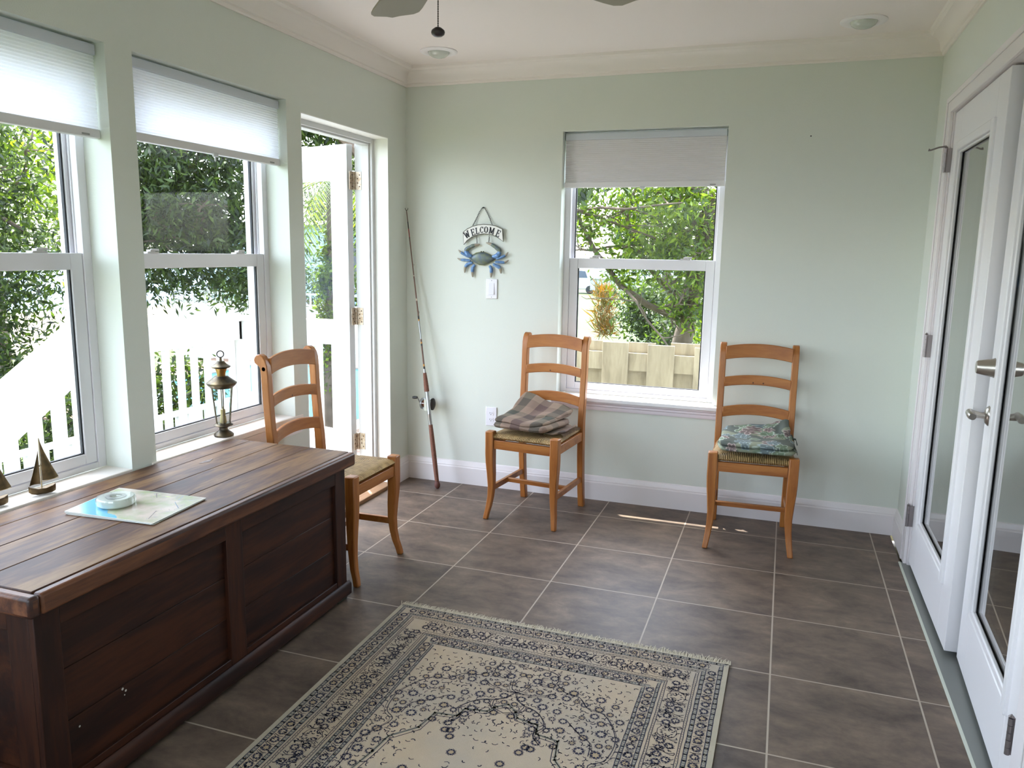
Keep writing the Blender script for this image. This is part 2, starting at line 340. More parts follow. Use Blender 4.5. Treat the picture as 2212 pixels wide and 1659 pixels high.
shade('y', .966, 1.836, .034, 1, 2.064, 1.772, 'white pleated shade lowered partway on the window between two chairs', 1.405)
# ------------------------------------------------------------------ open exterior door
door1 = thing('door_1', None, None, (-.14, -.65, 0), kind='structure')
fr = MB(); fx0, fx1 = -.200, -.088
y0, y1, zt = -1.071, -.2225, 2.036
fr.box(fx0, fx1, y0, y0+.030, 0, zt); fr.box(fx0, fx1, y1-.030, y1, 0, zt); fr.box(fx0, fx1, y0+.030, y1-.030, zt-.030, zt)
fr.box(-.150, -.104, y0+.030, y0+.040, 0, zt-.030); fr.box(-.150, -.104, y1-.040, y1-.030, 0, zt-.030); fr.box(-.150, -.104, y0+.040, y1-.040, zt-.040, zt-.030)
fr.build('door_frame', outw, door1, bevel=.002)
rt = MB(); rt.box(-.088, 0, y1-.0045, y1, 0, zt); rt.box(-.088, 0, y0, y0+.0045, 0, zt); rt.box(-.088, 0, y0+.0045, y1-.0045, zt-.0045, zt)
rt.build('door_return', mat('door_return_white', (238, 238, 234), .5), door1)
th = MB().box(-.22, .012, y0+.001, y1-.001, -.004, .022); th.build('threshold', wood('threshold_wood', [(120, 84, 56), (150, 112, 78), (165, 128, 92)], (4, .6, 4), .6, 1.5, (.3, .5, .7)), door1, bevel=.004)
lf = thing('door_leaf', None, None); lf.parent = door1; lf.location = (0, 0, 0)
bpy.data.objects.remove(lf)
yl0, yl1 = -.308, -.264; xl0, xl1 = -1.065, -.208; zl0, zl1 = .030, 2.000; gx0, gx1, gz0, gz1 = xl0+.125, xl1-.125, .315, 1.815
m = MB(); m.box(xl0, gx0, yl0, yl1, zl0, zl1); m.box(gx1, xl1, yl0, yl1, zl0, zl1); m.box(gx0, gx1, yl0, yl1, gz1, zl1); m.box(gx0, gx1, yl0, yl1, zl0, gz0)
RL = Matrix.Rotation(math.radians(-15), 3, 'Z'); PL = Vector((-.2015, -.2585, 0))
def sw(mb): mb.v = [tuple(RL @ (Vector(a)-PL)+PL) for a in mb.v]; return mb
leaf = sw(m).build('door_leaf', outw, door1, bevel=.002)
m = MB().box(gx0, gx1, -.289, -.283, gz0, gz1); sw(m).build('glass_pane', glass, leaf)
m = MB()
for (a, b, c, d) in ((gx0, gx0+.014, gz0, gz1), (gx1-.014, gx1, gz0, gz1), (gx0+.014, gx1-.014, gz0, gz0+.014), (gx0+.014, gx1-.014, gz1-.014, gz1)): m.box(a, b, -.304, -.290, c, d)
sw(m).build('glazing_bead', outw, leaf)
m = MB(); m.lathe([(.026, 0), (.026, .006), (.010, .008), (.010, .035), (.022, .04), (.027, .055), (.018, .066), (.001, .068)], (-1.0, yl1, .93), 16, axis='y'); sw(m).build('door_knob', nickel, leaf, smooth=True)
for z in (1.80, 1.025, .27):
    m = MB(); zz = z
    m.box(-.2078, -.2058, -.300, -.262, zz-.05, zz+.05)           # leaf on door edge
    m.box(-.196, -.158, y1-.0325, y1-.0305, zz-.05, zz+.05)       # leaf on jamb
    for k in range(5): m.lathe([(.0068, -.0095), (.0068, .0095)], (-.2015, -.2585, zz-.04+.02*k), 10)
    for k in (-.032, .032, -.012, .012):
        m.lathe([(.004, 0), (.003, .0012)], (-.168 if abs(k) > .02 else -.180, y1-.0325-.0012, zz+k), 8, mi=1, axis='y')
        m.lathe([(.004, 0), (.003, .0012)], (-.2058, -.272 if abs(k) > .02 else -.286, zz+k), 8, mi=1, axis='x')
    m.build('hinge', [mat('steel_hinge', (206, 194, 178), .4, .35, var=(90, (170, 146, 120))), mat('hinge_screw', (70, 52, 38), .5, .6)], door1, smooth=True)
# ------------------------------------------------------------------ french doors in the right wall
door2 = thing('door_2', None, None, (W, -1.31, 0), kind='structure')
ca = MB(); cy0, cy1 = -2.31, -.325; o0, o1, oz = -2.235, -.40, 2.06
for (a, b, c, d) in ((cy1-.088, cy1, 0, 2.1), (cy0, cy0+.088, 0, 2.1), (cy0+.088, cy1-.088, 2.03, 2.1)):
    ca.box(W-.014, W, a, b, c, d)
ca.box(W-.019, W-.014, cy1-.024, cy1, 0, 2.1); ca.box(W-.019, W-.014, cy0, cy0+.024, 0, 2.1); ca.box(W-.019, W-.014, cy0+.024, cy1-.024, 2.076, 2.1)
ca.build('door_casing', trim_m, door2, bevel=.003)
ja = MB(); ja.box(W, W+.12, o1-.030, o1, 0, oz); ja.box(W, W+.12, o0, o0+.030, 0, oz); ja.box(W, W+.12, o0+.03, o1-.03, oz-.03, oz)
ja.box(W+.05, W+.065, o1-.042, o1-.030, 0, oz-.03); ja.box(W+.05, W+.065, o0+.03, o0+.042, 0, oz-.03)
ja.build('door_jamb', trim_m, door2)
MB().box(2.775, W+.12, o0+.001, o1-.001, -.1, .004).build('threshold', mat('aluminium_threshold', (136, 138, 134), .45, .5), door2)
MB().box(2.768, 2.777, -2.31, -.40, 0, .0045).build('caulk_line', mat('caulk', (200, 204, 190), .6), door2)
def fleaf(face, ya, yb, rz, pivot, knobside):
    """leaf with room face at x=face, between ya<yb, rotated about pivot"""
    R = Matrix.Rotation(rz, 3, 'Z'); pv = Vector((pivot[0], pivot[1], 0))
    def tr(mb):
        mb.v = [tuple(R @ (Vector(a)-pv)+pv) for a in mb.v]; return mb
    z0, z1 = .022, 2.024; x0, x1 = face, face+.044; s = .145
    m = MB(); gy0, gy1, g0, g1 = ya+s, yb-s, .245, 1.865
    m.box(x0, x1, ya, gy0, z0, z1); m.box(x0, x1, gy1, yb, z0, z1); m.box(x0, x1, gy0, gy1, z0, g0); m.box(x0, x1, gy0, gy1, g1, z1)
    L = tr(m).build('door_leaf', leafw, door2, bevel=.002)
    m = MB()       # raised glazing moulding
    o = .022
    for (a, b, c, d) in ((gy0-o, gy0+.014, g0-o, g1+o), (gy1-.014, gy1+o, g0-o, g1+o), (gy0+.014, gy1-.014, g0-o, g0+.014), (gy0+.014, gy1-.014, g1-.014, g1+o)):
        m.box(x0-.011, x0+.010, a, b, c, d)
    for (a, b, c, d) in ((gy0+.014, gy0+.024, g0+.014, g1-.014), (gy1-.024, gy1-.014, g0+.014, g1-.014), (gy0+.024, gy1-.024, g0+.014, g0+.024), (gy0+.024, gy1-.024, g1-.024, g1-.014)):
        m.box(x0-.002, x0+.012, a, b, c, d)
    tr(m).build('glazing_moulding', leafw, L, bevel=.004)
    tr(MB().box(x0+.014, x0+.020, gy0+.001, gy1-.001, g0+.001, g1-.001)).build('glass_pane', glassd, L)
    if knobside:
        ky = yb-.052
        m = MB(); m.lathe([(.001, -.052), (.019, -.052), (.022, -.048), (.031, -.004), (.033, 0)], (x0, ky, 1.065), 24, axis='x'); tr(m).build('deadbolt', nickel, L, smooth=True)
        m = MB(); m.lathe([(.012, -.012), (.024, -.010), (.033, -.002), (.034, 0)], (x0, ky, .905), 24, axis='x')
        m.tube([(x0-.008, ky, .905), (x0-.022, ky, .905), (x0-.034, ky, .906), (x0-.052, ky, .909), (x0-.060, ky, .911)], [.012, .010, .011, .013, .014], 14)
        m.tube([(x0-.054, ky+.006, .911), (x0-.056, ky-.022, .911), (x0-.056, ky-.048, .909), (x0-.055, ky-.060, .908)], [.013, .0125, .0135, .011], 12)
        tr(m).build('door_handle', nickel, L, smooth=True)
    return L
fleaf(2.806, -1.313, -.434, 0, (2.81, -.42), False)
fleaf(2.803, -2.202, -1.345, math.radians(-2.5), (2.81, -2.204), True)
for yy in (-.430, -2.206):
    for z in (1.83, 1.03, .24):
        m = MB()
        for k in range(5): m.lathe([(.0065, -.0095), (.0065, .0095)], (W-.018, yy, z-.04+.02*k), 10)
        m.lathe([(.004, 0), (.0075, .003), (.001, .010)], (W-.018, yy, z+.05), 10)
        m.box(W-.020, W+.006, yy-.001, yy+.0015, z-.05, z+.05); m.box(W-.0165, W-.0142, yy, yy+.012, z-.05, z+.05)
        if yy > -1 and z > 1.5: m.tube([(W-.018, yy, z+.058), (W-.045, yy+.006, z+.055), (W-.075, yy+.014, z+.045), (W-.083, yy+.016, z+.047)], [.0035, .0035, .0035, .006], 8)
        m.build('hinge', mat('grey_hinge', (150, 142, 142), .35, .9), door2, smooth=True)
# dim room behind the french doors
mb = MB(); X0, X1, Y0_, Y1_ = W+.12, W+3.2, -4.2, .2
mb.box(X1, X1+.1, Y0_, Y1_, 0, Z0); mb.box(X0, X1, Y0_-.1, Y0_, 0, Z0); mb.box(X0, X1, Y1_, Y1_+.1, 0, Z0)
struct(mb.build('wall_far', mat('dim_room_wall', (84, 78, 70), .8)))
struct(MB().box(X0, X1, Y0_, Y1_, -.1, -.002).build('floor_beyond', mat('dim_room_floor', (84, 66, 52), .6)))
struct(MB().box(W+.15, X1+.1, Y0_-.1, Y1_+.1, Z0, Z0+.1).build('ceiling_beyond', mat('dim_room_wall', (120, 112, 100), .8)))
# ------------------------------------------------------------------ rug with drawn pattern
random.seed(4)
RX0, RX1, RY1, RY0 = .806, 2.083, -1.652, -3.55
rug = thing('area_rug', 'cream and indigo floral rug with a fringed end lying on the brown tiles', 'rug', (1.44, -2.6, 0))
def rug_warp(x, y): return x-.012*max(0, (RY1-y))*((x-1.44)/.64 if x > 1.44 else (x-1.44)/.64*1.2), y-.014*(x-RX0)/1.28
cream, ink, slate, blush = (mat('rug_cream', (188, 168, 142), .95, bump=(420, .6), var=(4, (172, 160, 144))), mat('rug_indigo', (42, 42, 62), .95), mat('rug_slate', (146, 142, 130), .95), mat('rug_tan', (168, 148, 118), .95))
edge_m = mat('rug_binding', (178, 168, 148), .95, bump=(500, .5))
rb = MB()
def rq(pts, z, mi): rb.add([(*rug_warp(x, y), z) for x, y in pts], [tuple(range(len(pts)))], mi)
NX, NY = 12, 18
gx = [RX0+(RX1-RX0)*i/NX for i in range(NX+1)]; gy = [RY0+(RY1-RY0)*j/NY for j in range(NY+1)]
V = [(*rug_warp(x, y), .0075) for y in gy for x in gx]+[(*rug_warp(x, y), .0002) for y in gy for x in gx]; K = (NX+1)*(NY+1)
F = [(j*(NX+1)+i, j*(NX+1)+i+1, (j+1)*(NX+1)+i+1, (j+1)*(NX+1)+i) for j in range(NY) for i in range(NX)]
F += [(i, i+K, i+1+K, i+1) for i in range(NX)]+[(NY*(NX+1)+i+1, NY*(NX+1)+i+1+K, NY*(NX+1)+i+K, NY*(NX+1)+i) for i in range(NX)]
F += [(j*(NX+1), (j+1)*(NX+1), (j+1)*(NX+1)+K, j*(NX+1)+K) for j in range(NY)]+[((j+1)*(NX+1)+NX, j*(NX+1)+NX, j*(NX+1)+NX+K, (j+1)*(NX+1)+NX+K) for j in range(NY)]
rb.add(V, F, 0)
ZI = .0079
def stroke(pts, w=.0030, mi=1, z=ZI):
    for (x0, y0), (x1, y1) in zip(pts[:-1], pts[1:]):
        d = math.hypot(x1-x0, y1-y0)
        if d < 1e-6: continue
        nx, ny = -(y1-y0)/d*w/2, (x1-x0)/d*w/2; ex, ey = (x1-x0)/d*w*.3, (y1-y0)/d*w*.3
        rq([(x0+nx-ex, y0+ny-ey), (x0-nx-ex, y0-ny-ey), (x1-nx+ex, y1-ny+ey), (x1+nx+ex, y1+ny+ey)], z, mi)
def petal(cx, cy, a, l, w, mi=1, z=ZI):
    ux, uy = math.cos(a), math.sin(a); vx, vy = -uy, ux
    rq([(cx-ux*l/2, cy-uy*l/2), (cx+vx*w/2, cy+vy*w/2), (cx+ux*l/2, cy+uy*l/2), (cx-vx*w/2, cy-vy*w/2)], z, mi)
def flower(cx, cy, r, n_=7, fill=None):
    if fill is not None: rq([(cx+r*1.05*math.cos(k*PI/5), cy+r*1.05*math.sin(k*PI/5)) for k in range(10)], ZI-.0002, fill)
    r *= 1.12; a0 = random.random()*6
    for k in range(n_):
        a = a0+2*PI*k/n_; petal(cx+r*.72*math.cos(a), cy+r*.72*math.sin(a), a+PI/2 if r > .012 else a, r*.80, r*.56)
    if r > .010:
        for k in range(n_):
            a = a0+2*PI*(k+.5)/n_; petal(cx+r*1.02*math.cos(a), cy+r*1.02*math.sin(a), a+PI/2, r*.4, r*.18)
def squig(cx, cy, r, a=None):
    a = random.random()*6.3 if a is None else a; b = a+random.choice((-1, 1))*random.uniform(1.2, 2.6)
    stroke([(cx+r*math.cos(a+(b-a)*k/3)*(.5+.2*k), cy+r*math.sin(a+(b-a)*k/3)*(.5+.2*k)) for k in range(4)], random.uniform(.0022, .0034))
# border: t = distance from the edge, s = run along the side
sides = [((RX0, RY1), (0, -1), (1, 0), RY1-RY0), ((RX1, RY1), (0, -1), (-1, 0), RY1-RY0), ((RX0, RY1), (1, 0), (0, -1), RX1-RX0)]
def line_band(o, d, n_, L, t, w, mi, wob=0):
    k = int((L-2*t)/.03); P = []
    for i in range(k+1):
        s_ = t+(L-2*t)*i/k; q = t+random.uniform(-wob, wob); P.append((o[0]+d[0]*s_+n_[0]*q, o[1]+d[1]*s_+n_[1]*q))
    stroke(P, w, mi, ZI-.0001 if mi != 1 else ZI)
for si, (o, d, nn, L) in enumerate(sides):
    P = lambda s_, t: (o[0]+d[0]*s_+nn[0]*t, o[1]+d[1]*s_+nn[1]*t)
    e = .016 if si < 2 else .004
    stroke([P(0, e/2), P(L, e/2)], e, 4, ZI-.0003)
    T = [.018, .030, .072, .084, .094, .102, .186, .194, .204, .214, .250, .260]
    if si == 2: T = [.006, .018, .060, .070, .080, .090, .172, .184, .190, .200, .234, .246]
    for a, b in ((T[0], T[1]), (T[2], T[3]), (T[8], T[9]), (T[10], T[11])):
        line_band(o, d, nn, L, (a+b)/2, b-a, 2)
        line_band(o, d, nn, L, a, .0026, 1, .0008); line_band(o, d, nn, L, b, .0026, 1, .0008)
        s_ = b
        while s_ < L-b: 
            stroke([P(s_, a+.002), P(s_+.004, (a+b)/2), P(s_, b-.002)], .0014, 1); petal(*P(s_+.006, (a+b)/2), 0, .004, .004, 0, ZI+.0001); s_ += .0105
    for t in (T[4], T[5], T[6], T[7]): line_band(o, d, nn, L, t, .0022, 1, .001)
    s_ = T[4]
    while s_ < L-T[4]:
        petal(*P(s_, (T[4]+T[5])/2), math.atan2(d[1], d[0])+.5, .006, .0022); petal(*P(s_, (T[6]+T[7])/2), math.atan2(d[1], d[0])-.5, .006, .0022); s_ += .012
    for (a, b) in ((T[1], T[2]), (T[9], T[10])):
        c = (a+b)/2; s_ = b+.01; k = 0
        while s_ < L-b:
            flower(*P(s_, c), .0135, 7, 3 if k % 3 == 1 else None); stroke([P(s_+.016, a+.006), P(s_+.023, c+.004), P(s_+.021, b-.006)], .0022); stroke([P(s_+.021, a+.005), P(s_+.028, c-.004)], .0018)
            for q in range(4): squig(*P(s_+random.uniform(-.015, .02), random.uniform(a+.004, b-.004)), .005)
            s_ += .040; k += 1
    a, b = T[5], T[6]; c = (a+b)/2; s_ = b+.02; k = 0
    while s_ < L-b*.6:
        if k % 3 == 1:
            for q in range(11):
                an = 2*PI*q/11; petal(*P(s_+.021*math.cos(an), c+.017*math.sin(an)), math.atan2(P(1, 0)[1]-P(0, 0)[1], P(1, 0)[0]-P(0, 0)[0])+an, .012, .005)
            stroke([P(s_+.032*math.cos(q*.6), c+.030*math.sin(q*.6)) for q in range(11)], .0018)
        else:
            for (u, v) in ((0, -.016), (.018, .010), (-.018, .012)): flower(*P(s_+u, c+v), .0135, 7)
        stroke([P(s_+.028+.008*math.sin(q), a+.006+(b-a-.012)*q/6) for q in range(7)], .0022); stroke([P(s_+.034+.007*math.sin(q+1), a+.006+(b-a-.012)*q/6) for q in range(7)], .0018)
        for q in range(24): squig(*P(s_+random.uniform(-.03, .04), random.uniform(a+.006, b-.006)), random.uniform(.004, .009))
        s_ += .066; k += 1
# field: mirrored left/right about the centre line
CX = (RX0+RX1)/2; fx = .262; fw = (RX1-RX0)/2-fx; FY = RY1-.248; CY = -2.62
def both(fn, x, y, *a):
    st = random.getstate(); fn(CX+x, y, *a)
    n0 = len(rb.v); random.setstate(st); fn(CX+x, y, *a)
    rb.v[n0:] = rb.v[n0:]
    for i in range(n0, len(rb.v)):
        pass
    k = n0
    # mirror the second copy
    X = []
    for i in range(k, len(rb.v)):
        vx, vy, vz = rb.v[i]; X.append((2*CX-vx, vy, vz))
    rb.v[k:] = X
    for i in range(len(rb.f)-1, -1, -1):
        if min(rb.f[i]) < k: break
        rb.f[i] = rb.f[i][::-1]
def poly_m(pts, w=.003, mi=1):
    stroke([(CX+x, y) for x, y in pts], w, mi); stroke([(CX-x, y) for x, y in pts], w, mi)
def smooth(pts, k=5):
    out = []
    n_ = len(pts)
    for i in range(n_-1):
        p0, p1, p2, p3 = pts[max(i-1, 0)], pts[i], pts[i+1], pts[min(i+2, n_-1)]
        for j in range(k):
            t = j/k; out.append(tuple(.5*((2*p1[c])+(-p0[c]+p2[c])*t+(2*p0[c]-5*p1[c]+4*p2[c]-p3[c])*t*t+(-p0[c]+3*p1[c]-3*p2[c]+p3[c])*t**3) for c in (0, 1)))
    return out+[pts[-1]]
# stepped medallion, twin line with slate core
med = [(0, CY+.46), (.035, CY+.43), (.05, CY+.40), (.12, CY+.39), (.13, CY+.345), (.20, CY+.335), (.215, CY+.25), (.28, CY+.18), (.29, CY+.10), (.31, CY), (.29, CY-.10), (.28, CY-.18), (.215, CY-.25), (.20, CY-.335), (.05, CY-.40), (0, CY-.46)]
poly_m(med, .010, 2); poly_m(med, .0026); poly_m([(x*.955, CY+(y-CY)*.965) for x, y in med], .0026)
scrolls = [[(0, FY-.035), (.05, FY-.02), (.10, FY-.04), (.11, FY-.09), (.07, FY-.12), (.05, FY-.09), (.075, FY-.07)],
 [(.11, FY-.09), (.15, FY-.13), (.20, FY-.14), (.24, FY-.19), (.29, FY-.20), (.33, FY-.25), (.36, FY-.33), (.35, FY-.42), (.31, FY-.46), (.33, FY-.52)],
 [(0, FY-.19), (.02, FY-.23), (.05, FY-.25), (.04, FY-.29), (.0, FY-.31)], [(.03, FY-.12), (.02, FY-.17), (.0, FY-.19), (.08, FY-.18), (.12, FY-.15)],
 [(.05, FY-.25), (.10, FY-.27), (.14, FY-.33), (.12, FY-.38), (.15, FY-.42)], [(.20, FY-.28), (.25, FY-.33), (.29, FY-.36), (.30, FY-.42)],
 [(.33, FY-.52), (.36, FY-.60), (.35, FY-.70), (.37, FY-.80), (.35, FY-.9), (.36, FY-1.0), (.34, FY-1.1)]]
for sc in scrolls: q = smooth(sc); poly_m(q, .0028); poly_m([(x+.007, y-.006) for x, y in q], .0016)
curve_pts = [p_ for sc in scrolls for p_ in smooth(sc, 3)]
used = []
def free(x, y, r):
    if any((x-a)**2+(y-b)**2 < (r+c)**2 for a, b, c in used) or x < r*.6 or x > fw-r: return False
    used.append((x, y, r)); return True
for (x, y) in curve_pts:
    for k in range(0): both(squig, x+random.uniform(-.022, .022), y+random.uniform(-.02, .02), random.uniform(.005, .012))
for _ in range(420):
    x, y = random.choice(curve_pts); x += random.uniform(-.06, .06); y += random.uniform(-.05, .05); r_ = random.uniform(.012, .020)
    if y < FY-.02 and not (abs(x) < .26 and y < CY+.30) and free(x, y, r_): both(flower, x, y, r_*.82, 7, random.choice((None, None, None, 3)))
for _ in range(2600):
    if random.random() < .72: x, y = random.choice(curve_pts); x += random.gauss(0, .035); y += random.gauss(0, .035)
    else: x = random.uniform(.012, fw-.01); y = random.uniform(FY-1.3, FY-.01)
    if y < FY-.008 and not (x < .2 and y < CY+.30) and free(x, y, random.uniform(.0045, .0065)): both(squig, x, y, random.uniform(.005, .013))
for _ in range(56):
    x = random.uniform(.0, .19); y = CY+random.uniform(-.3, .34); both(squig, x, y, random.uniform(.006, .014))
for _ in range(10): both(flower, random.uniform(.02, .18), CY+random.uniform(-.28, .30), .013, 8, 3)
rb.build('rug_pile', [cream, ink, slate, blush, edge_m], rug)
fr = MB(); x = RX0
while x < RX1+.004:
    b = random.uniform(.016, .036)*(1.15 if x > 1.8 else 1); dx = random.gauss(0, .008); X, Y = rug_warp(x, RY1)
    z1 = .002+random.random()*.007
    fr.add([(X-.0016, Y-.002, .0072), (X+.0016, Y-.002, .0072), (X+.0013+dx*.5, Y+b*.55, .004+z1), (X-.0013+dx*.5, Y+b*.55, .004+z1), (X+.0008+dx, Y+b, z1), (X-.0008+dx, Y+b, z1)], [(0, 1, 2, 3), (3, 2, 4, 5)])
    x += .00165
X0_, Y0__ = rug_warp(RX0, RY1); X1_, Y1__ = rug_warp(RX1, RY1)
fr.hexa([(X0_, Y0__, .0003), (X1_, Y1__, .0003), (X1_, Y1__+.012, .0003), (X0_, Y0__+.012, .0003)], [(X0_, Y0__, .0076), (X1_, Y1__, .0076), (X1_, Y1__+.012, .0055), (X0_, Y0__+.012, .0055)])
o = fr.build('fringe', mat('fringe_cotton', (192, 182, 160), .95), rug); o['label'] = 'frayed cream cotton fringe'
# ------------------------------------------------------------------ chest
lid_w = wood('worn_lid_wood', [(44, 25, 22), (74, 45, 33), (112, 80, 48), (138, 108, 70)], (4.2, .62, 4), .5, 1.0, (.30, .44, .58, .76), .25, spec=.3)
body_w = wood('dark_chest_wood', [(24, 10, 6), (42, 19, 11), (66, 33, 16), (54, 28, 14)], (4, .5, 4.5), .5, 1.0, (.3, .46, .62, .8), .2, spec=.3)
bodyv_w = wood('dark_chest_wood_upright', [(24, 10, 6), (42, 19, 11), (66, 33, 16), (54, 28, 14)], (4.5, 4.5, .5), .5, 1.0, (.3, .46, .62, .8), .2, spec=.3)
lx0, lx1, ly0, ly1 = .012, .604, -3.085, -1.650
chest = thing('blanket_chest', 'long dark stained wooden chest with a worn plank lid standing under the windows', 'chest', ((lx0+lx1)/2, (ly0+ly1)/2, 0))
m = MB(); ex = [lx0+.002, .105, .245, .395, lx1-.030]
for a, b in zip(ex[:-1], ex[1:]): m.box(a, b-.0003, ly0+.030, ly1-.002, .590, .616)
m.box(lx0+.002, lx1-.03, ly0+.03, ly1-.002, .566, .590)
lid = m.build('lid', lid_w, chest, bevel=.003)
m = MB(); m.box(lx1-.030, lx1, ly0+.030, ly1, .563, .616); m.hexa([(lx0, ly0, .563), (lx1, ly0, .563), (lx1, ly0+.030, .563), (lx0, ly0+.030, .563)], [(lx0, ly0, .616), (lx1, ly0, .616), (lx1, ly0+.03, .616), (lx0, ly0+.03, .616)])
m.build('lid_edging', wood('worn_edge_wood', [(42, 20, 14), (72, 38, 24), (112, 68, 42), (88, 50, 30)], (5, .5, 5), .42, 1.2, (.3, .46, .62, .8), .3), lid, bevel=.009, seg=3)
m = MB(); m.tube([(.16, -2.02, .6165), (.165, -1.985, .6168), (.16, -1.95, .6165)], [.004, .013, .003], 10); m.v = [(x, y, min(z, .6172)) for x, y, z in m.v]; m.build('lid_knot', mat('dark_knot', (62, 44, 38), .5, var=(90, (120, 100, 88))), lid)
bx0, bx1, by0, by1 = .035, .566, -3.050, -1.672
m = MB(); m.box(bx0, bx1-.018, by0+.018, by1-.018, .062, .563)
m.build('body', body_w, chest)
st = .070
for a, b in ((by0, by0+st), (-2.378, -2.301), (by1-st, by1)): MB().box(bx1-.018, bx1, a, b, .062, .563).build('stile', bodyv_w, chest, bevel=.002)
MB().box(bx0, bx1-.018, by1-.018, by1, .062, .563).build('end_board', bodyv_w, chest, bevel=.002)
for a, b in ((bx0, bx0+.07), (bx1-.088, bx1-.018)): MB().box(a, b, by0, by0+.018, .062, .563).build('stile', bodyv_w, chest, bevel=.002)
for a, b in ((by0+st, -2.378), (-2.301, by1-st)):
    for c, d in ((.500, .563), (.062, .095)): MB().box(bx1-.018, bx1-.001, a, b, c, d).build('rail', body_w, chest, bevel=.002)
for c, d in ((.50, .563), (.062, .12)): MB().box(bx0+.07, bx1-.088, by0+.001, by0+.018, c, d).build('rail', body_w, chest, bevel=.002)
for a, b in ((by0+st, -2.378), (-2.301, by1-st)):
    m = MB(); zs_ = [.095, .235, .375, .5]
    for k in range(3): m.box(bx1-.018, bx1-.0125, a, b, zs_[k], zs_[k+1]-.0015)
    m.build('front_panel', body_w, chest, bevel=.001)
m = MB(); m.prism([(bx1, .018), (bx1+.014, .018), (bx1+.014, .062), (bx1+.008, .072), (bx1, .076)], 'y', by0-.012, by1+.016)
m.box(bx0, bx1, by1, by1+.014, .018, .072); m.box(bx0, bx1, by0-.012, by0, .018, .072); m.box(bx0, bx1, by0, by1, .045, .062)
m.build('plinth', body_w, chest, bevel=.004)
for x in (.08, .535):
    for y in (by0+.05, by1-.03):
        MB().box(x-.03, x+.03, y-.035, y+.035, 0, .045).build('foot', mat('green_foot_block', (54, 62, 46), .7), chest, bevel=.003)
for (y, z, r) in ((-2.80, .225, .004), (-2.79, .215, .0035), (-2.795, .205, .002), (-2.94, .20, .003)): MB().lathe([(r, 0), (r*.6, .0012)], (bx1-.0125 if y > -2.95 else bx1, y, z), 8, axis='x').build('paint_spot', mat('paint_fleck', (190, 186, 178), .6), chest)
# ------------------------------------------------------------------ chairs
def stack(mb, rows, mi=0):          # rows: (x,y,z,wx,wy)
    V = []
    for x, y, z, a, b in rows: V += [(x-a/2, y-b/2, z), (x+a/2, y-b/2, z), (x+a/2, y+b/2, z), (x-a/2, y+b/2, z)]
    k = len(rows); F = [(3, 2, 1, 0), (4*k-4, 4*k-3, 4*k-2, 4*k-1)]+[(4*i+j, 4*i+(j+1) % 4, 4*i+4+(j+1) % 4, 4*i+4+j) for i in range(k-1) for j in range(4)]
    return mb.add(V, F, mi)
rush_m, n, l, p = new_mat('woven_rush')
tc = n.new('ShaderNodeTexCoord'); sx = n.new('ShaderNodeSeparateXYZ'); l.new(tc.outputs['Object'], sx.inputs[0])
def mth(n, l, op, a, b=None):
    q = n.new('ShaderNodeMath'); q.operation = op
    for i, v in enumerate((a, b)):
        if v is None: continue
        if isinstance(v, (int, float)): q.inputs[i].default_value = v
        else: l.new(v, q.inputs[i])
    return q.outputs[0]
ax = mth(n, l, 'DIVIDE', mth(n, l, 'ABSOLUTE', sx.outputs[0]), .185); ay = mth(n, l, 'DIVIDE', mth(n, l, 'ABSOLUTE', mth(n, l, 'ADD', sx.outputs[1], .02)), .205)
sel = mth(n, l, 'GREATER_THAN', ax, ay)
cmb = n.new('ShaderNodeMix'); cmb.data_type = 'FLOAT'; l.new(sel, cmb.inputs[0]); l.new(sx.outputs[0], cmb.inputs[2]); l.new(sx.outputs[1], cmb.inputs[3])
nz = n.new('ShaderNodeTexNoise'); nz.inputs['Scale'].default_value = 30; l.new(tc.outputs['Object'], nz.inputs['Vector'])
wob = mth(n, l, 'ADD', cmb.outputs[0], mth(n, l, 'MULTIPLY', nz.outputs['Fac'], .006))
sn = mth(n, l, 'SINE', mth(n, l, 'MULTIPLY', wob, 2*PI/.0085))
rp = n.new('ShaderNodeValToRGB'); rp.color_ramp.elements[0].color = lin((108, 80, 42)); rp.color_ramp.elements[1].color = lin((206, 172, 116)); rp.color_ramp.elements[0].position = .0; rp.color_ramp.elements[1].position = .9
l.new(mth(n, l, 'ADD', mth(n, l, 'MULTIPLY', sn, .42), nz.outputs['Fac']), rp.inputs['Fac']); l.new(rp.outputs['Color'], p.inputs['Base Color']); p.inputs['Roughness'].default_value = .6
bp = n.new('ShaderNodeBump'); bp.inputs['Strength'].default_value = .9; bp.inputs['Distance'].default_value = .002; l.new(sn, bp.inputs['Height']); l.new(bp.outputs['Normal'], p.inputs['Normal'])
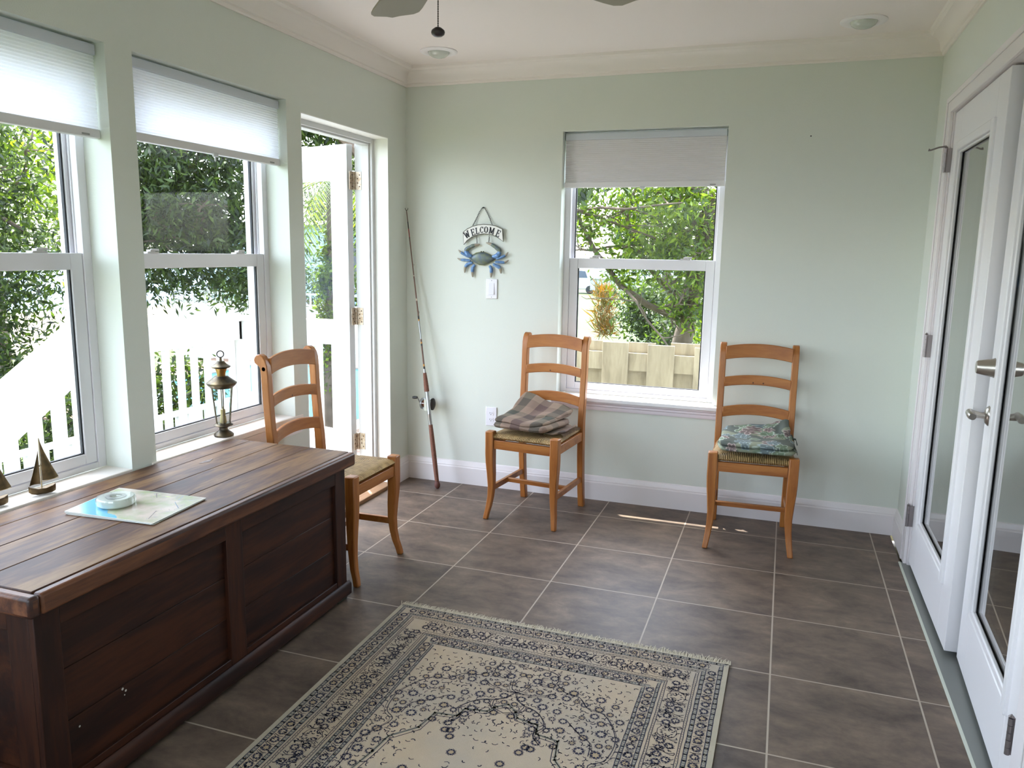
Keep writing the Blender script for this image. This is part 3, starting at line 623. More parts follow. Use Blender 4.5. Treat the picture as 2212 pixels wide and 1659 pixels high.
def make_chair():
    t = thing('ladderback_chair', 'x', 'chair', (0, 0, 0), group=None)
    for s in (-1, 1):
        m = MB(); c = .184
        stack(m, [(s*(c+a), -.205+b, z, w, w) for z, a, b, w in ((0, .014, -.024, .026), (.03, .010, -.018, .027), (.07, .004, -.006, .029), (.12, -.002, .002, .031), (.18, -.005, .006, .035), (.25, -.003, .004, .040), (.31, .0, .001, .044), (.36, .001, 0, .046), (.480, .001, 0, .046))])
        m.build('leg', pine, t, bevel=.005)
    prof = [(.203, 0), (.190, .08), (.176, .18), (.165, .30), (.160, .40), (.159, .47), (.164, .55), (.175, .65), (.184, .78), (.187, .87), (.191, .918), (.199, .942), (.211, .959), (.226, .967), (.241, .965), (.252, .955), (.256, .942), (.252, .929), (.241, .921), (.229, .913), (.224, .895), (.222, .86), (.219, .78), (.211, .65), (.203, .55), (.200, .47), (.202, .40), (.206, .30), (.215, .18), (.226, .08), (.237, 0)]
    for s in (-1, 1):
        m = MB(); m.prism(prof, 'x', s*.179-.0165, s*.179+.0165); o = m.build('back_post', pine, t, bevel=.004)
    for zb, zt_, arch, yb in ((.880, .950, .016, .196), (.738, .788, .015, .190), (.578, .632, .018, .178)):
        m = MB(); N = 14; V = []
        for i in range(N+1):
            x = -.165+.330*i/N; q = 1-(x/.165)**2; y = yb+.016*q; a = arch*q
            V += [(x, y-.008, zb+a), (x, y+.008, zb+a), (x, y+.008, zt_+a), (x, y-.008, zt_+a)]
        F = [(4*i+j, 4*i+(j+1) % 4, 4*i+4+(j+1) % 4, 4*i+4+j) for i in range(N) for j in range(4)]+[(0, 1, 2, 3)[::-1], (4*N, 4*N+1, 4*N+2, 4*N+3)]
        m.add(V, [f[::-1] for f in F]); o = m.build('back_slat', pineh, t, bevel=.003)
    MB().box(-.160, .160, -.220, -.198, .388, .435).build('seat_rail', pineh, t, bevel=.002)
    MB().box(-.165, .165, .170, .190, .392, .440).build('seat_rail', pineh, t, bevel=.002)
    for s in (-1, 1): m = MB(); m.bar((s*.190, -.19, .416), (s*.181, .17, .416), .020, .048); m.build('side_rail', pineh, t, bevel=.002)
    for s in (-1, 1): m = MB(); m.bar((s*.182, -.19, .165), (s*.179, .20, .165), .018, .030); m.build('stretcher', pineh, t, bevel=.002)
    m = MB(); m.bar((-.176, -.01, .165), (.176, -.01, .165), .022, .022); m.build('stretcher', pineh, t, bevel=.002)
    m = MB(); NX, NY = 20, 20; V = []
    def outl(u, v):
        y = -.2275+.410*(v+1)/2+.0; hw = .201-.018*(v+1)/2; return u*hw, y
    for top in (1, 0):
        for j in range(NY+1):
            for i in range(NX+1):
                u = -1+2*i/NX; v = -1+2*j/NY; u = math.copysign(abs(u)**.7, u); v = math.copysign(abs(v)**.7, v); x, y = outl(u*.985, v*.985)
                eg = max(abs(u), abs(v)); h = .021*math.sqrt(max(0, 1-eg**6)); dip = .005*(1-eg**2)+.0035*(1 if abs(abs(u)-abs(v)) < .06 else 0)
                V.append((x, y, .452+(h-dip if top else -h)))
    K = (NX+1)*(NY+1); F = []
    for j in range(NY):
        for i in range(NX):
            a = j*(NX+1)+i; F += [(a, a+1, a+NX+2, a+NX+1), (K+a, K+a+NX+1, K+a+NX+2, K+a+1)]
    for i in range(NX): F += [(i, K+i, K+i+1, i+1), (NY*(NX+1)+i, NY*(NX+1)+i+1, K+NY*(NX+1)+i+1, K+NY*(NX+1)+i)]
    for j in range(NY): a = j*(NX+1); F += [(a, a+NX+1, K+a+NX+1, K+a), (a+NX, K+a+NX, K+a+2*NX+1, a+2*NX+1)]
    m.add(V, F); m.build('rush_seat', rush_m, t, smooth=60)
    return t
def copy_tree(o, parent=None):
    c = o.copy(); C.objects.link(c); c.parent = parent
    for ch in o.children: copy_tree(ch, c)
    return c
chair = make_chair(); kids_ready = True
spots = [((.966, -.352, 0), math.radians(-6.5), 'honey pine ladderback chair left of the window, holding the brown plaid blanket'),
         ((2.079, -.312, 0), math.radians(2.2), 'honey pine ladderback chair right of the window, holding the green leaf-print blanket'),
         ((.318, -1.362, 0), math.radians(90), 'honey pine ladderback chair with bare rush seat beyond the end of the dark chest')]
for i, (lc, rz, lb) in enumerate(spots):
    o = chair if i == 0 else copy_tree(chair)
    o.location = lc; o.rotation_euler = (0, 0, rz); o['label'] = lb; o['group'] = 'honey pine chairs with rush seats'
    slats = [c_ for c_ in o.children if c_.name.startswith('back_slat')]; posts = [c_ for c_ in o.children if c_.name.startswith('back_post')]
    if i == 2: MB().lathe([(.011, .0), (.001, -.0008)], (.060, .2035, .932), 12, axis='y').build('knot', knot, slats[0], rel=False); MB().lathe([(.009, 0), (.001, .0008)], (-.1955, .207, .905), 12, axis='x').build('knot', knot, posts[0], rel=False)
    else: MB().lathe([(.004, 0), (.001, -.0008)], (-.02 if i == 0 else .03, .190, .765), 10, axis='y').build('knot', knot, slats[1], rel=False)
# ------------------------------------------------------------------ blankets
def slab(mb, quad, z0, th, hfun, seed, nx=26, ny=20, mi=0, r=.5):
    """soft folded layer over a plan quad (4 corners ccw), closed surface; returns nothing"""
    rnd = random.Random(seed); ph = [rnd.uniform(0, 6) for _ in range(6)]; V = []; uv = []
    q = [Vector((a, b)) for a, b in quad]
    for top in (1, 0):
        for j in range(ny+1):
            for i in range(nx+1):
                s = i/nx; t = j/ny; u = 2*s-1; v = 2*t-1
                u2 = math.copysign(abs(u)**.6, u); v2 = math.copysign(abs(v)**.6, v); s2 = (u2*math.sqrt(1-.22*v2**4)+1)/2; t2 = (v2*math.sqrt(1-.22*u2**4)+1)/2
                p_ = (q[0]*(1-s2)+q[1]*s2)*(1-t2)+(q[3]*(1-s2)+q[2]*s2)*t2
                eg = max(abs(u2), abs(v2)); rr = math.sqrt(max(0, 1-eg**8)); w = .003*math.sin(9*s2+ph[0])*math.sin(7*t2+ph[1])+.002*math.sin(17*s2+ph[2])
                zb = z0+hfun(s2, t2)
                V.append((p_.x+.004*math.sin(8*t2+ph[3])*(abs(u2) > .9), p_.y+.004*math.sin(9*s2+ph[4])*(abs(v2) > .9), zb+(th/2)+(th/2*rr+w if top else -th/2*rr+w*.0)))
    K = (nx+1)*(ny+1); F = []
    for j in range(ny):
        for i in range(nx):
            a = j*(nx+1)+i; F += [(a, a+1, a+nx+2, a+nx+1), (K+a, K+a+nx+1, K+a+nx+2, K+a+1)]
    for i in range(nx): F += [(i, K+i, K+i+1, i+1), (ny*(nx+1)+i, ny*(nx+1)+i+1, K+ny*(nx+1)+i+1, K+ny*(nx+1)+i)]
    for j in range(ny): a = j*(nx+1); F += [(a, a+nx+1, K+a+nx+1, K+a), (a+nx, K+a+nx, K+a+2*nx+1, a+2*nx+1)]
    mb.add(V, F, mi)
def plaid_mat():
    m, n, l, p = new_mat('plaid_wool'); tc = n.new('ShaderNodeTexCoord'); mp = n.new('ShaderNodeMapping'); mp.inputs['Rotation'].default_value = (0, 0, math.radians(8)); l.new(tc.outputs['Object'], mp.inputs[0])
    s = n.new('ShaderNodeSeparateXYZ'); l.new(mp.outputs[0], s.inputs[0]); outs = []
    for ch, per, off, cols in ((0, .22, .03, [(92, 90, 72), (168, 138, 112), (116, 88, 78), (160, 130, 104)]), (1, .24, .065, [(56, 60, 50), (122, 96, 78), (88, 66, 58), (130, 110, 88)])):
        f = mth(n, l, 'FRACT', mth(n, l, 'DIVIDE', mth(n, l, 'ADD', s.outputs[ch], off+1), per))
        r = n.new('ShaderNodeValToRGB'); r.color_ramp.interpolation = 'CONSTANT'; r.color_ramp.elements[0].position = 0; r.color_ramp.elements[0].color = lin(cols[0]); r.color_ramp.elements[1].position = .75; r.color_ramp.elements[1].color = lin(cols[3])
        for k in (1, 2): e = r.color_ramp.elements.new(.25*k); e.color = lin(cols[k])
        l.new(f, r.inputs[0]); outs.append(r.outputs[0])
    mx = n.new('ShaderNodeMix'); mx.data_type = 'RGBA'; mx.inputs[0].default_value = .5; l.new(outs[0], mx.inputs[6]); l.new(outs[1], mx.inputs[7])
    nz = n.new('ShaderNodeTexNoise'); nz.inputs['Scale'].default_value = 500; l.new(tc.outputs['Object'], nz.inputs['Vector'])
    m2 = n.new('ShaderNodeMix'); m2.data_type = 'RGBA'; m2.blend_type = 'OVERLAY'; m2.inputs[0].default_value = .35; l.new(mx.outputs[2], m2.inputs[6]); l.new(nz.outputs['Color'], m2.inputs[7])
    hv = n.new('ShaderNodeHueSaturation'); hv.inputs['Saturation'].default_value = .85; l.new(m2.outputs[2], hv.inputs['Color']); l.new(hv.outputs[0], p.inputs['Base Color'])
    p.inputs['Roughness'].default_value = .95; b = n.new('ShaderNodeBump'); b.inputs['Strength'].default_value = .5; b.inputs['Distance'].default_value = .001; l.new(nz.outputs['Fac'], b.inputs['Height']); l.new(b.outputs['Normal'], p.inputs['Normal'])
    return m
plaid = plaid_mat()
bl = thing('folded_blanket', 'brown and green plaid wool blanket folded on the chair left of the window', 'blanket', (.958, -.352, .468), math.radians(-6.5))
bl.rotation_euler = (0, 0, 0); m = MB()
bl.location = (0, 0, 0)
peak = lambda a: (lambda s, t: a*max(0, t-.45)**1.3*(1.35-s*1.1))
slab(m, [(-.200, -.212), (.130, -.228), (.168, .09), (-.140, .10)], .487, .040, lambda s, t: .000, 1)
slab(m, [(-.194, -.205), (.105, -.216), (.165, .120), (-.150, .13)], .512, .030, lambda s, t: .075*max(0, t-.35)**1.2*(1-.6*s)+.006*math.sin(7*s+2*t), 2, 34, 30)
slab(m, [(-.165, -.04), (.125, -.075), (.165, .130), (-.165, .145)], .530, .020, lambda s, t: .10*t**1.5*(1-.85*s)+.005*math.sin(9*s), 4, 34, 26)
slab(m, [(.05, -.14), (.180, -.13), (.190, .10), (.12, .10)], .472, .013, lambda s, t: .004*math.sin(8*s), 5)
m.build('blanket_folds', plaid, bl, smooth=60)
f2 = MB(); rnd = random.Random(3)
for k in range(60):
    y = -.12+.22*k/60; x = .183+.008*(k/60); f2.tube([(x-.004, y, .478), (x+.008, y+rnd.uniform(-.004, .004), .474), (x+.018, y+rnd.uniform(-.006, .006), .470)], .0009, 4)
f2.build('blanket_fringe', mat('wool_fringe', (120, 100, 84), .95), bl)
bl.location = (.966, -.352, .007); bl.rotation_euler = (0, 0, math.radians(-6.5))
# leaf print throw: woven colours held in a colour attribute of a dense mesh
rnd = random.Random(11); motifs = []
for k in range(64): motifs.append((rnd.uniform(-.25, .25), rnd.uniform(-.25, .25), rnd.uniform(.026, .046), rnd.uniform(0, 6.3), rnd.choice((5, 5, 6, 3)), rnd.random()))
def leafcol(x, y):
    base_ = (92, 98, 92) if math.sin(x*31+2*math.sin(y*23))+math.sin(y*27+1.3) < .3 else (134, 140, 120)
    for mx_, my_, r, a, k, c in motifs:
        dx, dy = x-mx_, y-my_; d = math.hypot(dx, dy)
        if d > r: continue
        an = math.atan2(dy, dx)+a; R_ = r*(.55+.45*abs(math.cos(k*an/2))**.8)
        if d < R_:
            rim = d > R_-.0042 or abs(math.sin(k*an/2)) > .985
            if rim: return ((196, 176, 170), (178, 190, 176), (160, 176, 178))[int(c*2.99)]
            return ((112, 98, 96), (110, 124, 102), (98, 110, 112))[int(c*2.99)]
    return base_
th_ = thing('folded_throw', 'green grey throw with a leaf print folded on the chair right of the window', 'blanket', (0, 0, 0)); m = MB()
slab(m, [(-.175, -.232), (.192, -.236), (.190, .06), (-.158, .07)], .468, .028, lambda s, t: 0, 7, 90, 70)
slab(m, [(-.172, -.230), (.190, -.234), (.172, .085), (-.150, .095)], .490, .030, lambda s, t: .10*max(0, t-.6)*(.5+s), 8, 110, 90)
slab(m, [(.03, -.02), (.165, -.04), (.168, .10), (.06, .11)], .515, .020, lambda s, t: .045*t*(s+.4), 9, 60, 50)
o = m.build('throw_folds', [], th_, smooth=60)
me = o.data; at = me.color_attributes.new('weave', 'FLOAT_COLOR', 'POINT'); me.attributes.active_color = at
cols = []
for v in me.vertices: x, y, z = v.co; c = lin(leafcol(x+(z-.5)*.25, y+(z-.48)*.8)); cols += list(c)
at.data.foreach_set('color', cols)
lm, n, l, p = new_mat('leaf_print_cloth'); ca_ = n.new('ShaderNodeVertexColor'); ca_.layer_name = 'weave'; l.new(ca_.outputs[0], p.inputs['Base Color']); p.inputs['Roughness'].default_value = .9
me.materials.append(lm)
f2 = MB()
for k in range(70):
    y = -.20+.27*k/70; z = .486+(.02 if k > 45 else 0); x = .187-.012*(k/70)
    f2.tube([(x-.006, y, z+.010), (x+.007, y+rnd.uniform(-.006, .006), z+.006), (x+.011, y+rnd.uniform(-.008, .008), z-.012)], .0011, 4)
for k in range(8): f2.tube([(.18, .03+.004*k, .50), (.20, .03+.005*k, .495), (.206+.003*rnd.random(), .035+.005*k, .468)], .0013, 4)
f2.build('throw_fringe', mat('throw_fringe_yarn', (128, 136, 124), .95, var=(90, (50, 60, 58))), th_)
th_.location = (2.079, -.312, .020); th_.rotation_euler = (0, 0, math.radians(2.2))
# ------------------------------------------------------------------ map and tape on the chest
mp_ = thing('folded_map', 'folded paper road map with a blue sea corner lying on the chest lid', 'map', (.34, -2.48, .6165))
mm, n, l, p = new_mat('printed_map'); tc = n.new('ShaderNodeTexCoord'); s = n.new('ShaderNodeSeparateXYZ'); l.new(tc.outputs['Object'], s.inputs[0])
nz = n.new('ShaderNodeTexNoise'); nz.inputs['Scale'].default_value = 14; nz.inputs['Detail'].default_value = 6; l.new(tc.outputs['Object'], nz.inputs['Vector'])
r = n.new('ShaderNodeValToRGB'); r.color_ramp.elements[0].position = .35; r.color_ramp.elements[0].color = lin((166, 176, 140)); r.color_ramp.elements[1].position = .62; r.color_ramp.elements[1].color = lin((206, 192, 180))
e = r.color_ramp.elements.new(.5); e.color = lin((188, 182, 164)); l.new(nz.outputs['Fac'], r.inputs[0])
k = mth(n, l, 'ADD', mth(n, l, 'ADD', mth(n, l, 'MULTIPLY', s.outputs[0], -.55), mth(n, l, 'MULTIPLY', s.outputs[1], -1.0)), mth(n, l, 'MULTIPLY', nz.outputs['Fac'], .08))
sea = mth(n, l, 'GREATER_THAN', k, .150); mx = n.new('ShaderNodeMix'); mx.data_type = 'RGBA'; l.new(sea, mx.inputs[0]); l.new(r.outputs[0], mx.inputs[6]); mx.inputs[7].default_value = lin((104, 178, 212))
l.new(mx.outputs[2], p.inputs['Base Color']); p.inputs['Roughness'].default_value = .22
paper = mat('map_paper_edge', (214, 216, 212), .6)
quad = [(.185, -2.623), (.499, -2.605), (.477, -2.356), (.142, -2.376)]
q = [Vector(a) for a in quad]; cc = sum(q, Vector((0, 0)))/4
m = MB()
for i, (dz, sc, rt) in enumerate(((0, .985, .02), (.0022, .99, -.012), (.0044, 1, 0))):
    P = [cc+Matrix.Rotation(rt, 2)@(a-cc)*sc for a in q]
    m.hexa([(a.x, a.y, .6165+dz) for a in P], [(a.x, a.y, .6165+dz+.0019+(.003 if (j == 0 and i == 2) else 0)) for j, a in enumerate(P)], 0)
m.build('map_folds', paper, mp_)
m = MB(); m.add([(a.x, a.y, .6165+.0064+(.003 if j == 0 else 0)) for j, a in enumerate([cc+(a-cc)*.99 for a in q])], [(0, 1, 2, 3)])
for k in range(1): pass
def ms(pts, w, mi):
    for (x0, y0), (x1, y1) in zip(pts[:-1], pts[1:]):
        d = math.hypot(x1-x0, y1-y0); nx, ny = -(y1-y0)/d*w/2, (x1-x0)/d*w/2
        m.add([(x0+nx, y0+ny, .6235), (x0-nx, y0-ny, .6235), (x1-nx, y1-ny, .6235), (x1+nx, y1+ny, .6235)], [(0, 1, 2, 3)], mi)
ms([(.30, -2.38), (.34, -2.42), (.36, -2.46), (.42, -2.50), (.46, -2.58)], .0022, 1); ms([(.20, -2.40), (.30, -2.44), (.40, -2.42), (.47, -2.37)], .0016, 1); ms([(.40, -2.37), (.42, -2.43), (.47, -2.47)], .0018, 2)
rnd = random.Random(5)
for k in range(150):
    x, y = rnd.uniform(.24, .475), rnd.uniform(-2.59, -2.375); a = rnd.uniform(0, 3.1); L_ = rnd.uniform(.004, .018)
    if x*.55+y < -2.36: continue
    ms([(x, y), (x+L_*math.cos(a), y+L_*math.sin(a))], .0009, rnd.choice((1, 2, 4)))
for (x, y, w, h, mi) in ((.31, -2.45, .04, .028, 3), (.39, -2.41, .035, .03, 4), (.36, -2.40, .02, .02, 4)): m.add([(x-w/2, y-h/2, .6233), (x+w/2, y-h/2, .6233), (x+w/2, y+h/2, .6233), (x-w/2, y+h/2, .6233)], [(0, 1, 2, 3)], mi)
m.build('map_face', [mm, mat('map_road', (96, 84, 92), .5), mat('map_river', (96, 130, 160), .5), mat('map_pink', (214, 170, 150), .5), mat('map_green', (178, 190, 128), .5)], mp_)
tp = thing('tape_roll', 'flat white roll of tape in shiny wrapping resting on the folded map', 'tape', (.275, -2.517, .6255))
cxy = (.275, -2.517)
m = MB(); m.lathe([(.018, .6265), (.050, .6262), (.0535, .630), (.0535, .648), (.050, .6515), (.0185, .6512), (.018, .651), (.018, .6265)], (*cxy, 0), 36, caps=False); m.build('tape_core', mat('white_tape', (222, 226, 220), .3, coat=.6), tp, smooth=True)
m = MB(); m.lathe([(.0175, .6512), (.030, .6524), (.030, .6528), (.0175, .6528)], (*cxy, 0), 30, caps=False); m.lathe([(.001, .640), (.0175, .640)], (*cxy, 0), 24, caps=False); m.build('hub_label', mat('tape_hub', (176, 178, 180), .4), tp, smooth=True)
m = MB(); m.lathe([(.0005, .6540), (.030, .6542), (.0545, .6520), (.0565, .645), (.0562, .632), (.0550, .6262)], (*cxy, 0), 20, caps=False)
rnd = random.Random(2); m.v = [(x+rnd.uniform(-.0012, .0012), y+rnd.uniform(-.0012, .0012), z+rnd.uniform(-.0006, .0006)) for x, y, z in m.v]
m.build('plastic_wrap', glass_mat('clear_wrap', 1.5, (.93, .96, .95), .08), tp, smooth=True)
# ------------------------------------------------------------------ lantern on the sill
LC = (-.040, -1.640); bz = ZS; S_ = .000272
brz = mat('aged_brass', (112, 100, 76), .38, .85, var=(30, (66, 62, 56)), bump=(200, .2)); brl = mat('bright_brass', (176, 142, 84), .3, .95)
ln = thing('candle_lantern', 'tall weathered brass candle lantern with a ring top standing on the window sill', 'lantern', (*LC, bz))
def lt(name, prof, mt, sm=True, n_=28): m = MB(); m.lathe([(r*S_, bz+(1540-y)*S_) for r, y in prof], (*LC, 0), n_); return m.build(name, mt, ln, smooth=sm)
lt('foot', [(142, 1540), (150, 1525), (150, 1510), (125, 1485), (90, 1460), (66, 1440), (64, 1405), (80, 1395), (100, 1385), (142, 1368), (146, 1360), (120, 1340), (112, 1330)], brz)
lt('roof', [(168, 775), (176, 760), (205, 735), (226, 705), (226, 692), (190, 664), (152, 635), (126, 612), (102, 596), (96, 588)], brz)
lt('chimney', [(60, 600), (62, 580), (70, 530), (88, 480), (96, 462)], brl)
lt('cap', [(122, 466), (146, 444), (144, 434), (110, 415), (82, 395), (60, 368), (56, 356), (20, 352), (18, 305)], brz)
m = MB(); R_ = 50*S_; zc_ = bz+(1540-250)*S_; m.tube([(LC[0]+R_*math.cos(2*PI*k/24)*.75, LC[1]+R_*math.cos(2*PI*k/24)*.66, zc_+R_*math.sin(2*PI*k/24)) for k in range(25)], .0023, 8); m.build('ring', dark, ln, smooth=True)
m = MB(); g = MB()
for k in range(6):
    a = 2*PI*k/6+.25; a2 = a+PI/3; r0, r1 = 110*S_, 168*S_; z0_, z1_ = bz+(1540-1335)*S_, bz+(1540-772)*S_
    p = lambda an, r, z: (LC[0]+r*math.cos(an), LC[1]+r*math.sin(an), z)
    m.tube([p(a, r0, z0_), p(a, r1, z1_)], .0022, 6); g.add([p(a, r0*.97, z0_), p(a2, r0*.97, z0_), p(a2, r1*.97, z1_), p(a, r1*.97, z1_)], [(0, 1, 2, 3)])
m.build('glazing_bars', brz, ln, smooth=True); g.build('lantern_glass', glass_mat('lantern_pane', 1.4, (.9, .94, .93)), ln)
m = MB(); m.lathe([(.012, bz+.056), (.014, bz+.060), (.012, bz+.085), (.0105, bz+.088)], (*LC, 0), 16); m.lathe([(.010, bz+.088), (.010, bz+.115), (.004, bz+.117), (.0008, bz+.118), (.0008, bz+.126)], (*LC, 0), 14); m.build('candle_holder', mat('yellowed_candle', (170, 150, 96), .5), ln, smooth=True)
# ------------------------------------------------------------------ brass sailboats
def boat(x, y, rz, sc, lb):
    o = thing('sailboat_figurine', lb, 'figurine', (x, y, ZS), rz, 'brass sailboats on the sill'); mt = mat('dull_brass', (118, 98, 66), .42, .8, var=(40, (84, 70, 50)))
    m = MB(); secs = []
    for k, (xx, hw, zk, zd) in enumerate(((-.036, .004, .006, .030), (-.025, .010, .001, .026), (-.005, .013, 0, .022), (.018, .011, .001, .023), (.034, .005, .006, .028), (.042, .0008, .014, .033))):
        secs.append([(xx, -hw, zd), (xx, -hw*.85, zk+.008), (xx, 0, zk), (xx, hw*.85, zk+.008), (xx, hw, zd)])
    V = [v for s_ in secs for v in s_]; F = [(5*i+j, 5*i+j+1, 5*i+5+j+1, 5*i+5+j) for i in range(5) for j in range(4)]+[(5*i+4, 5*i, 5*i+5, 5*i+9) for i in range(5)]+[(4, 3, 2, 1, 0), (25, 26, 27, 28, 29)]
    m.add([(a*sc, b*sc, c*sc) for a, b, c in V], F); m.build('hull', mt, o, smooth=50, rel=False)
    m = MB(); m.tube([(.004*sc, 0, .022*sc), (.002*sc, 0, .185*sc)], [.0018, .0010], 6); m.tube([(.004*sc, 0, .042*sc), (-.046*sc, .004*sc, .048*sc)], .0010, 6); m.build('mast', mat('pale_mast', (196, 176, 130), .3, .8), o, rel=False)
    def sail(outline, bul, nm):
        m = MB(); n_ = 12; V = []
        for th in (0, .0014):
            for i in range(n_+1):
                t = i/n_; a = outline(t)
                for j in range(5): u = j/4; V.append(((a[0][0]*(1-u)+a[1][0]*u)*sc, (bul*math.sin(PI*u)*(1-t)+th)*sc, (a[0][1]*(1-u)+a[1][1]*u)*sc))
        K = 5*(n_+1); F = [(5*i+j, 5*i+j+1, 5*i+6+j, 5*i+5+j) for i in range(n_) for j in range(4)]; F += [tuple(K+x for x in f[::-1]) for f in F]
        B = [5*i for i in range(n_+1)]+[5*n_+j for j in range(1, 5)]+[5*i+4 for i in range(n_-1, -1, -1)]+[3, 2, 1]
        F += [(B[k], B[(k+1) % len(B)], K+B[(k+1) % len(B)], K+B[k]) for k in range(len(B))]
        m.add(V, F); m.build(nm, mt, o, smooth=True, rel=False)
    sail(lambda t: ((.001, .046+.138*t), (-.048*(1-t)**1.25+.001, .050+.134*t)), .010, 'mainsail')
    sail(lambda t: ((.007, .036+.110*t), (.007+.032*(1-t)**1.1, .034+.112*t)), -.008, 'jib')
    return o
boat(-.030, -2.512, math.radians(-112), 1., 'brass sailboat figurine on the sill, the one wholly inside the photo')
boat(-.052, -2.665, math.radians(-112), 1.1, 'brass sailboat figurine on the sill, cut off by the left edge of the photo')
# ------------------------------------------------------------------ fishing rod
rod = thing('fishing_rod', 'old brown fishing rod with a metal reel leaning into the room corner', 'fishing rod', (.279, -.162, 0))
A = Vector((.279, -.162, .012)); B = Vector((.0125, -.026, 1.655)); P = lambda t: tuple(A+(B-A)*t)
wrap = mat('cord_wrapped_grip', (118, 78, 62), .8, bump=(260, .5)); blank = mat('brown_rod_blank', (98, 62, 44), .3, coat=.4); alu = mat('reel_seat_aluminium', (170, 172, 174), .32, .95)
m = MB(); m.tube([P(-.006), P(.0), P(.008), P(.014), P(.02)], [.010, .0165, .0175, .015, .010], 16); m.build('butt_cap', mat('rubber_butt', (92, 54, 46), .7), rod, smooth=True)
m = MB(); pts = []; rr = []
for k in range(121): t = .02+(.225-.02)*k/120; pts.append(P(t)); rr.append((.0122+.0025*(1-k/120)*0+(.0018*math.sin(k/120*PI)))+(.0006 if k % 3 else -.0005))
m.tube(pts, rr, 12); m.build('rear_grip', wrap, rod, smooth=True)
m = MB(); m.tube([P(.225), P(.228), P(.262), P(.264), P(.266), P(.345)], [.0105, .0108, .0108, .0125, .0118, .0118], 16); m.build('reel_seat', alu, rod, smooth=True)
m = MB(); pts = []; rr = []
for k in range(61): t = .345+(.413-.345)*k/60; pts.append(P(t)); rr.append((.0148-.0050*(k/60)**1.5)+(.0006 if k % 3 else -.0005))
m.tube(pts, rr, 12); m.build('fore_grip', wrap, rod, smooth=True)
m = MB(); m.tube([P(.413), P(.427)], [.0088, .0070], 12, 1)
for a, b, r, mi in ((.427, .436, .0058, 2), (.436, .444, .0054, 3), (.444, .51, .0052, 0), (.51, .518, .0053, 2), (.518, .524, .0053, 3), (.524, .534, .0052, 0), (.534, .60, .0054, 1), (.60, .606, .0052, 3), (.606, .618, .0050, 2), (.618, .672, .0046, 0), (.672, .680, .0050, 4), (.680, .760, .0042, 0), (.760, .763, .0046, 4), (.763, .90, .0036, 0), (.90, .93, .0030, 5), (.93, .955, .0032, 2), (.955, .992, .0026, 0)): m.tube([P(a), P(b)], [r, r*.98], 10, mi)
m.build('rod_blank', [blank, alu, mat('black_thread', (34, 26, 26), .4), mat('gold_thread', (196, 140, 60), .4), mat('cream_thread', (206, 190, 170), .5), mat('red_thread', (146, 40, 34), .4)], rod, smooth=True)
m = MB(); t0 = Vector(P(.992)); m.tube([t0, t0+Vector((-.001, 0, .006))], .0022, 8)
m.tube([t0+Vector((.0105*math.cos(a), -.004*math.cos(a), .0155+.0105*math.sin(a))) for a in [math.radians(x) for x in range(160, 381, 20)]], .0016, 8); m.build('tip_guide', dark, rod, smooth=True)
for t in (.63, .80):
    m = MB(); c = Vector(P(t))+Vector((0, .008, 0)); m.tube([c+Vector((.005*math.cos(a), .003*math.sin(a), .006*math.sin(a))) for a in [k*PI/5 for k in range(11)]], .0008, 6); m.build('line_guide', dark, rod, smooth=True)
rc = Vector(P(.295))+Vector((-.026, .043, 0))
reel = thing('x', None, None); bpy.data.objects.remove(reel)
m = MB(); m.lathe([(.010, -.040), (.030, -.040), (.034, -.036), (.035, -.030), (.031, -.026)], tuple(rc), 28, 0, 'x'); m.lathe([(.031, .026), (.036, .030), (.037, .036), (.030, .040), (.008, .040)], tuple(rc), 28, 1, 'x')
m.lathe([(.022, -.026), (.018, -.02), (.018, .02), (.022, .026)], tuple(rc), 24, 2, 'x')
for k in range(5):
    a = k*2*PI/5+.4; m.tube([rc+Vector((-.03, .030*math.cos(a), .030*math.sin(a))), rc+Vector((.032, .030*math.cos(a), .030*math.sin(a)))], .0018, 8, 0)
m.box(rc.x-.004, rc.x+.036, rc.y-.040, rc.y-.030, rc.z-.035, rc.z+.035, 0)
R = m.build('reel', [alu, dark, mat('wound_line', (150, 100, 74), .7)], rod, smooth=True)
m = MB(); m.tube([rc+Vector((-.042, 0, 0)), rc+Vector((-.050, -.004, .006)), rc+Vector((-.054, -.018, .030)), rc+Vector((-.056, -.022, .038))], [.004, .0035, .003, .003], 8); m.build('reel_crank', alu, R, smooth=True)
m = MB(); kc = rc+Vector((-.056, -.022, .038)); m.tube([kc, kc+Vector((-.006, 0, 0)), kc+Vector((-.020, 0, -.001)), kc+Vector((-.032, 0, -.002))], [.006, .0085, .0095, .0075], 12); m.build('crank_knob', mat('black_knob', (44, 44, 46), .4), R, smooth=True)
# ------------------------------------------------------------------ welcome sign with crab
sg = thing('welcome_sign', 'metal sign reading WELCOME with a blue crab hanging on the back wall', 'sign', (.497, 0, 1.5))
blk = mat('black_enamel', (36, 36, 42), .4); YS = -.016
outl = [(.373, 1.5231), (.4013, 1.5441), (.4332, 1.558), (.4694, 1.5673), (.5055, 1.5703), (.5415, 1.568), (.5774, 1.5616), (.6199, 1.5433), (.6255, 1.4695), (.5873, 1.4938), (.5513, 1.5079), (.5062, 1.5125), (.47, 1.5072), (.4337, 1.4944), (.4018, 1.4732), (.379, 1.4499)]
cx_, cz_ = .4985, 1.52
m = MB(); m.prism(outl, 'y', YS, YS+.005); plq = m.build('sign_plaque', mat('sign_dark_rim', (92, 92, 78), .5, .3), sg)
inn = []
for i, (x, z) in enumerate(outl):
    a = Vector(outl[i-1]); b = Vector((x, z)); c = Vector(outl[(i+1) % len(outl)]); d = ((b-a).normalized()+(c-b).normalized()); nn = Vector((d.y, -d.x)).normalized(); inn.append(tuple(b+nn*.0045))
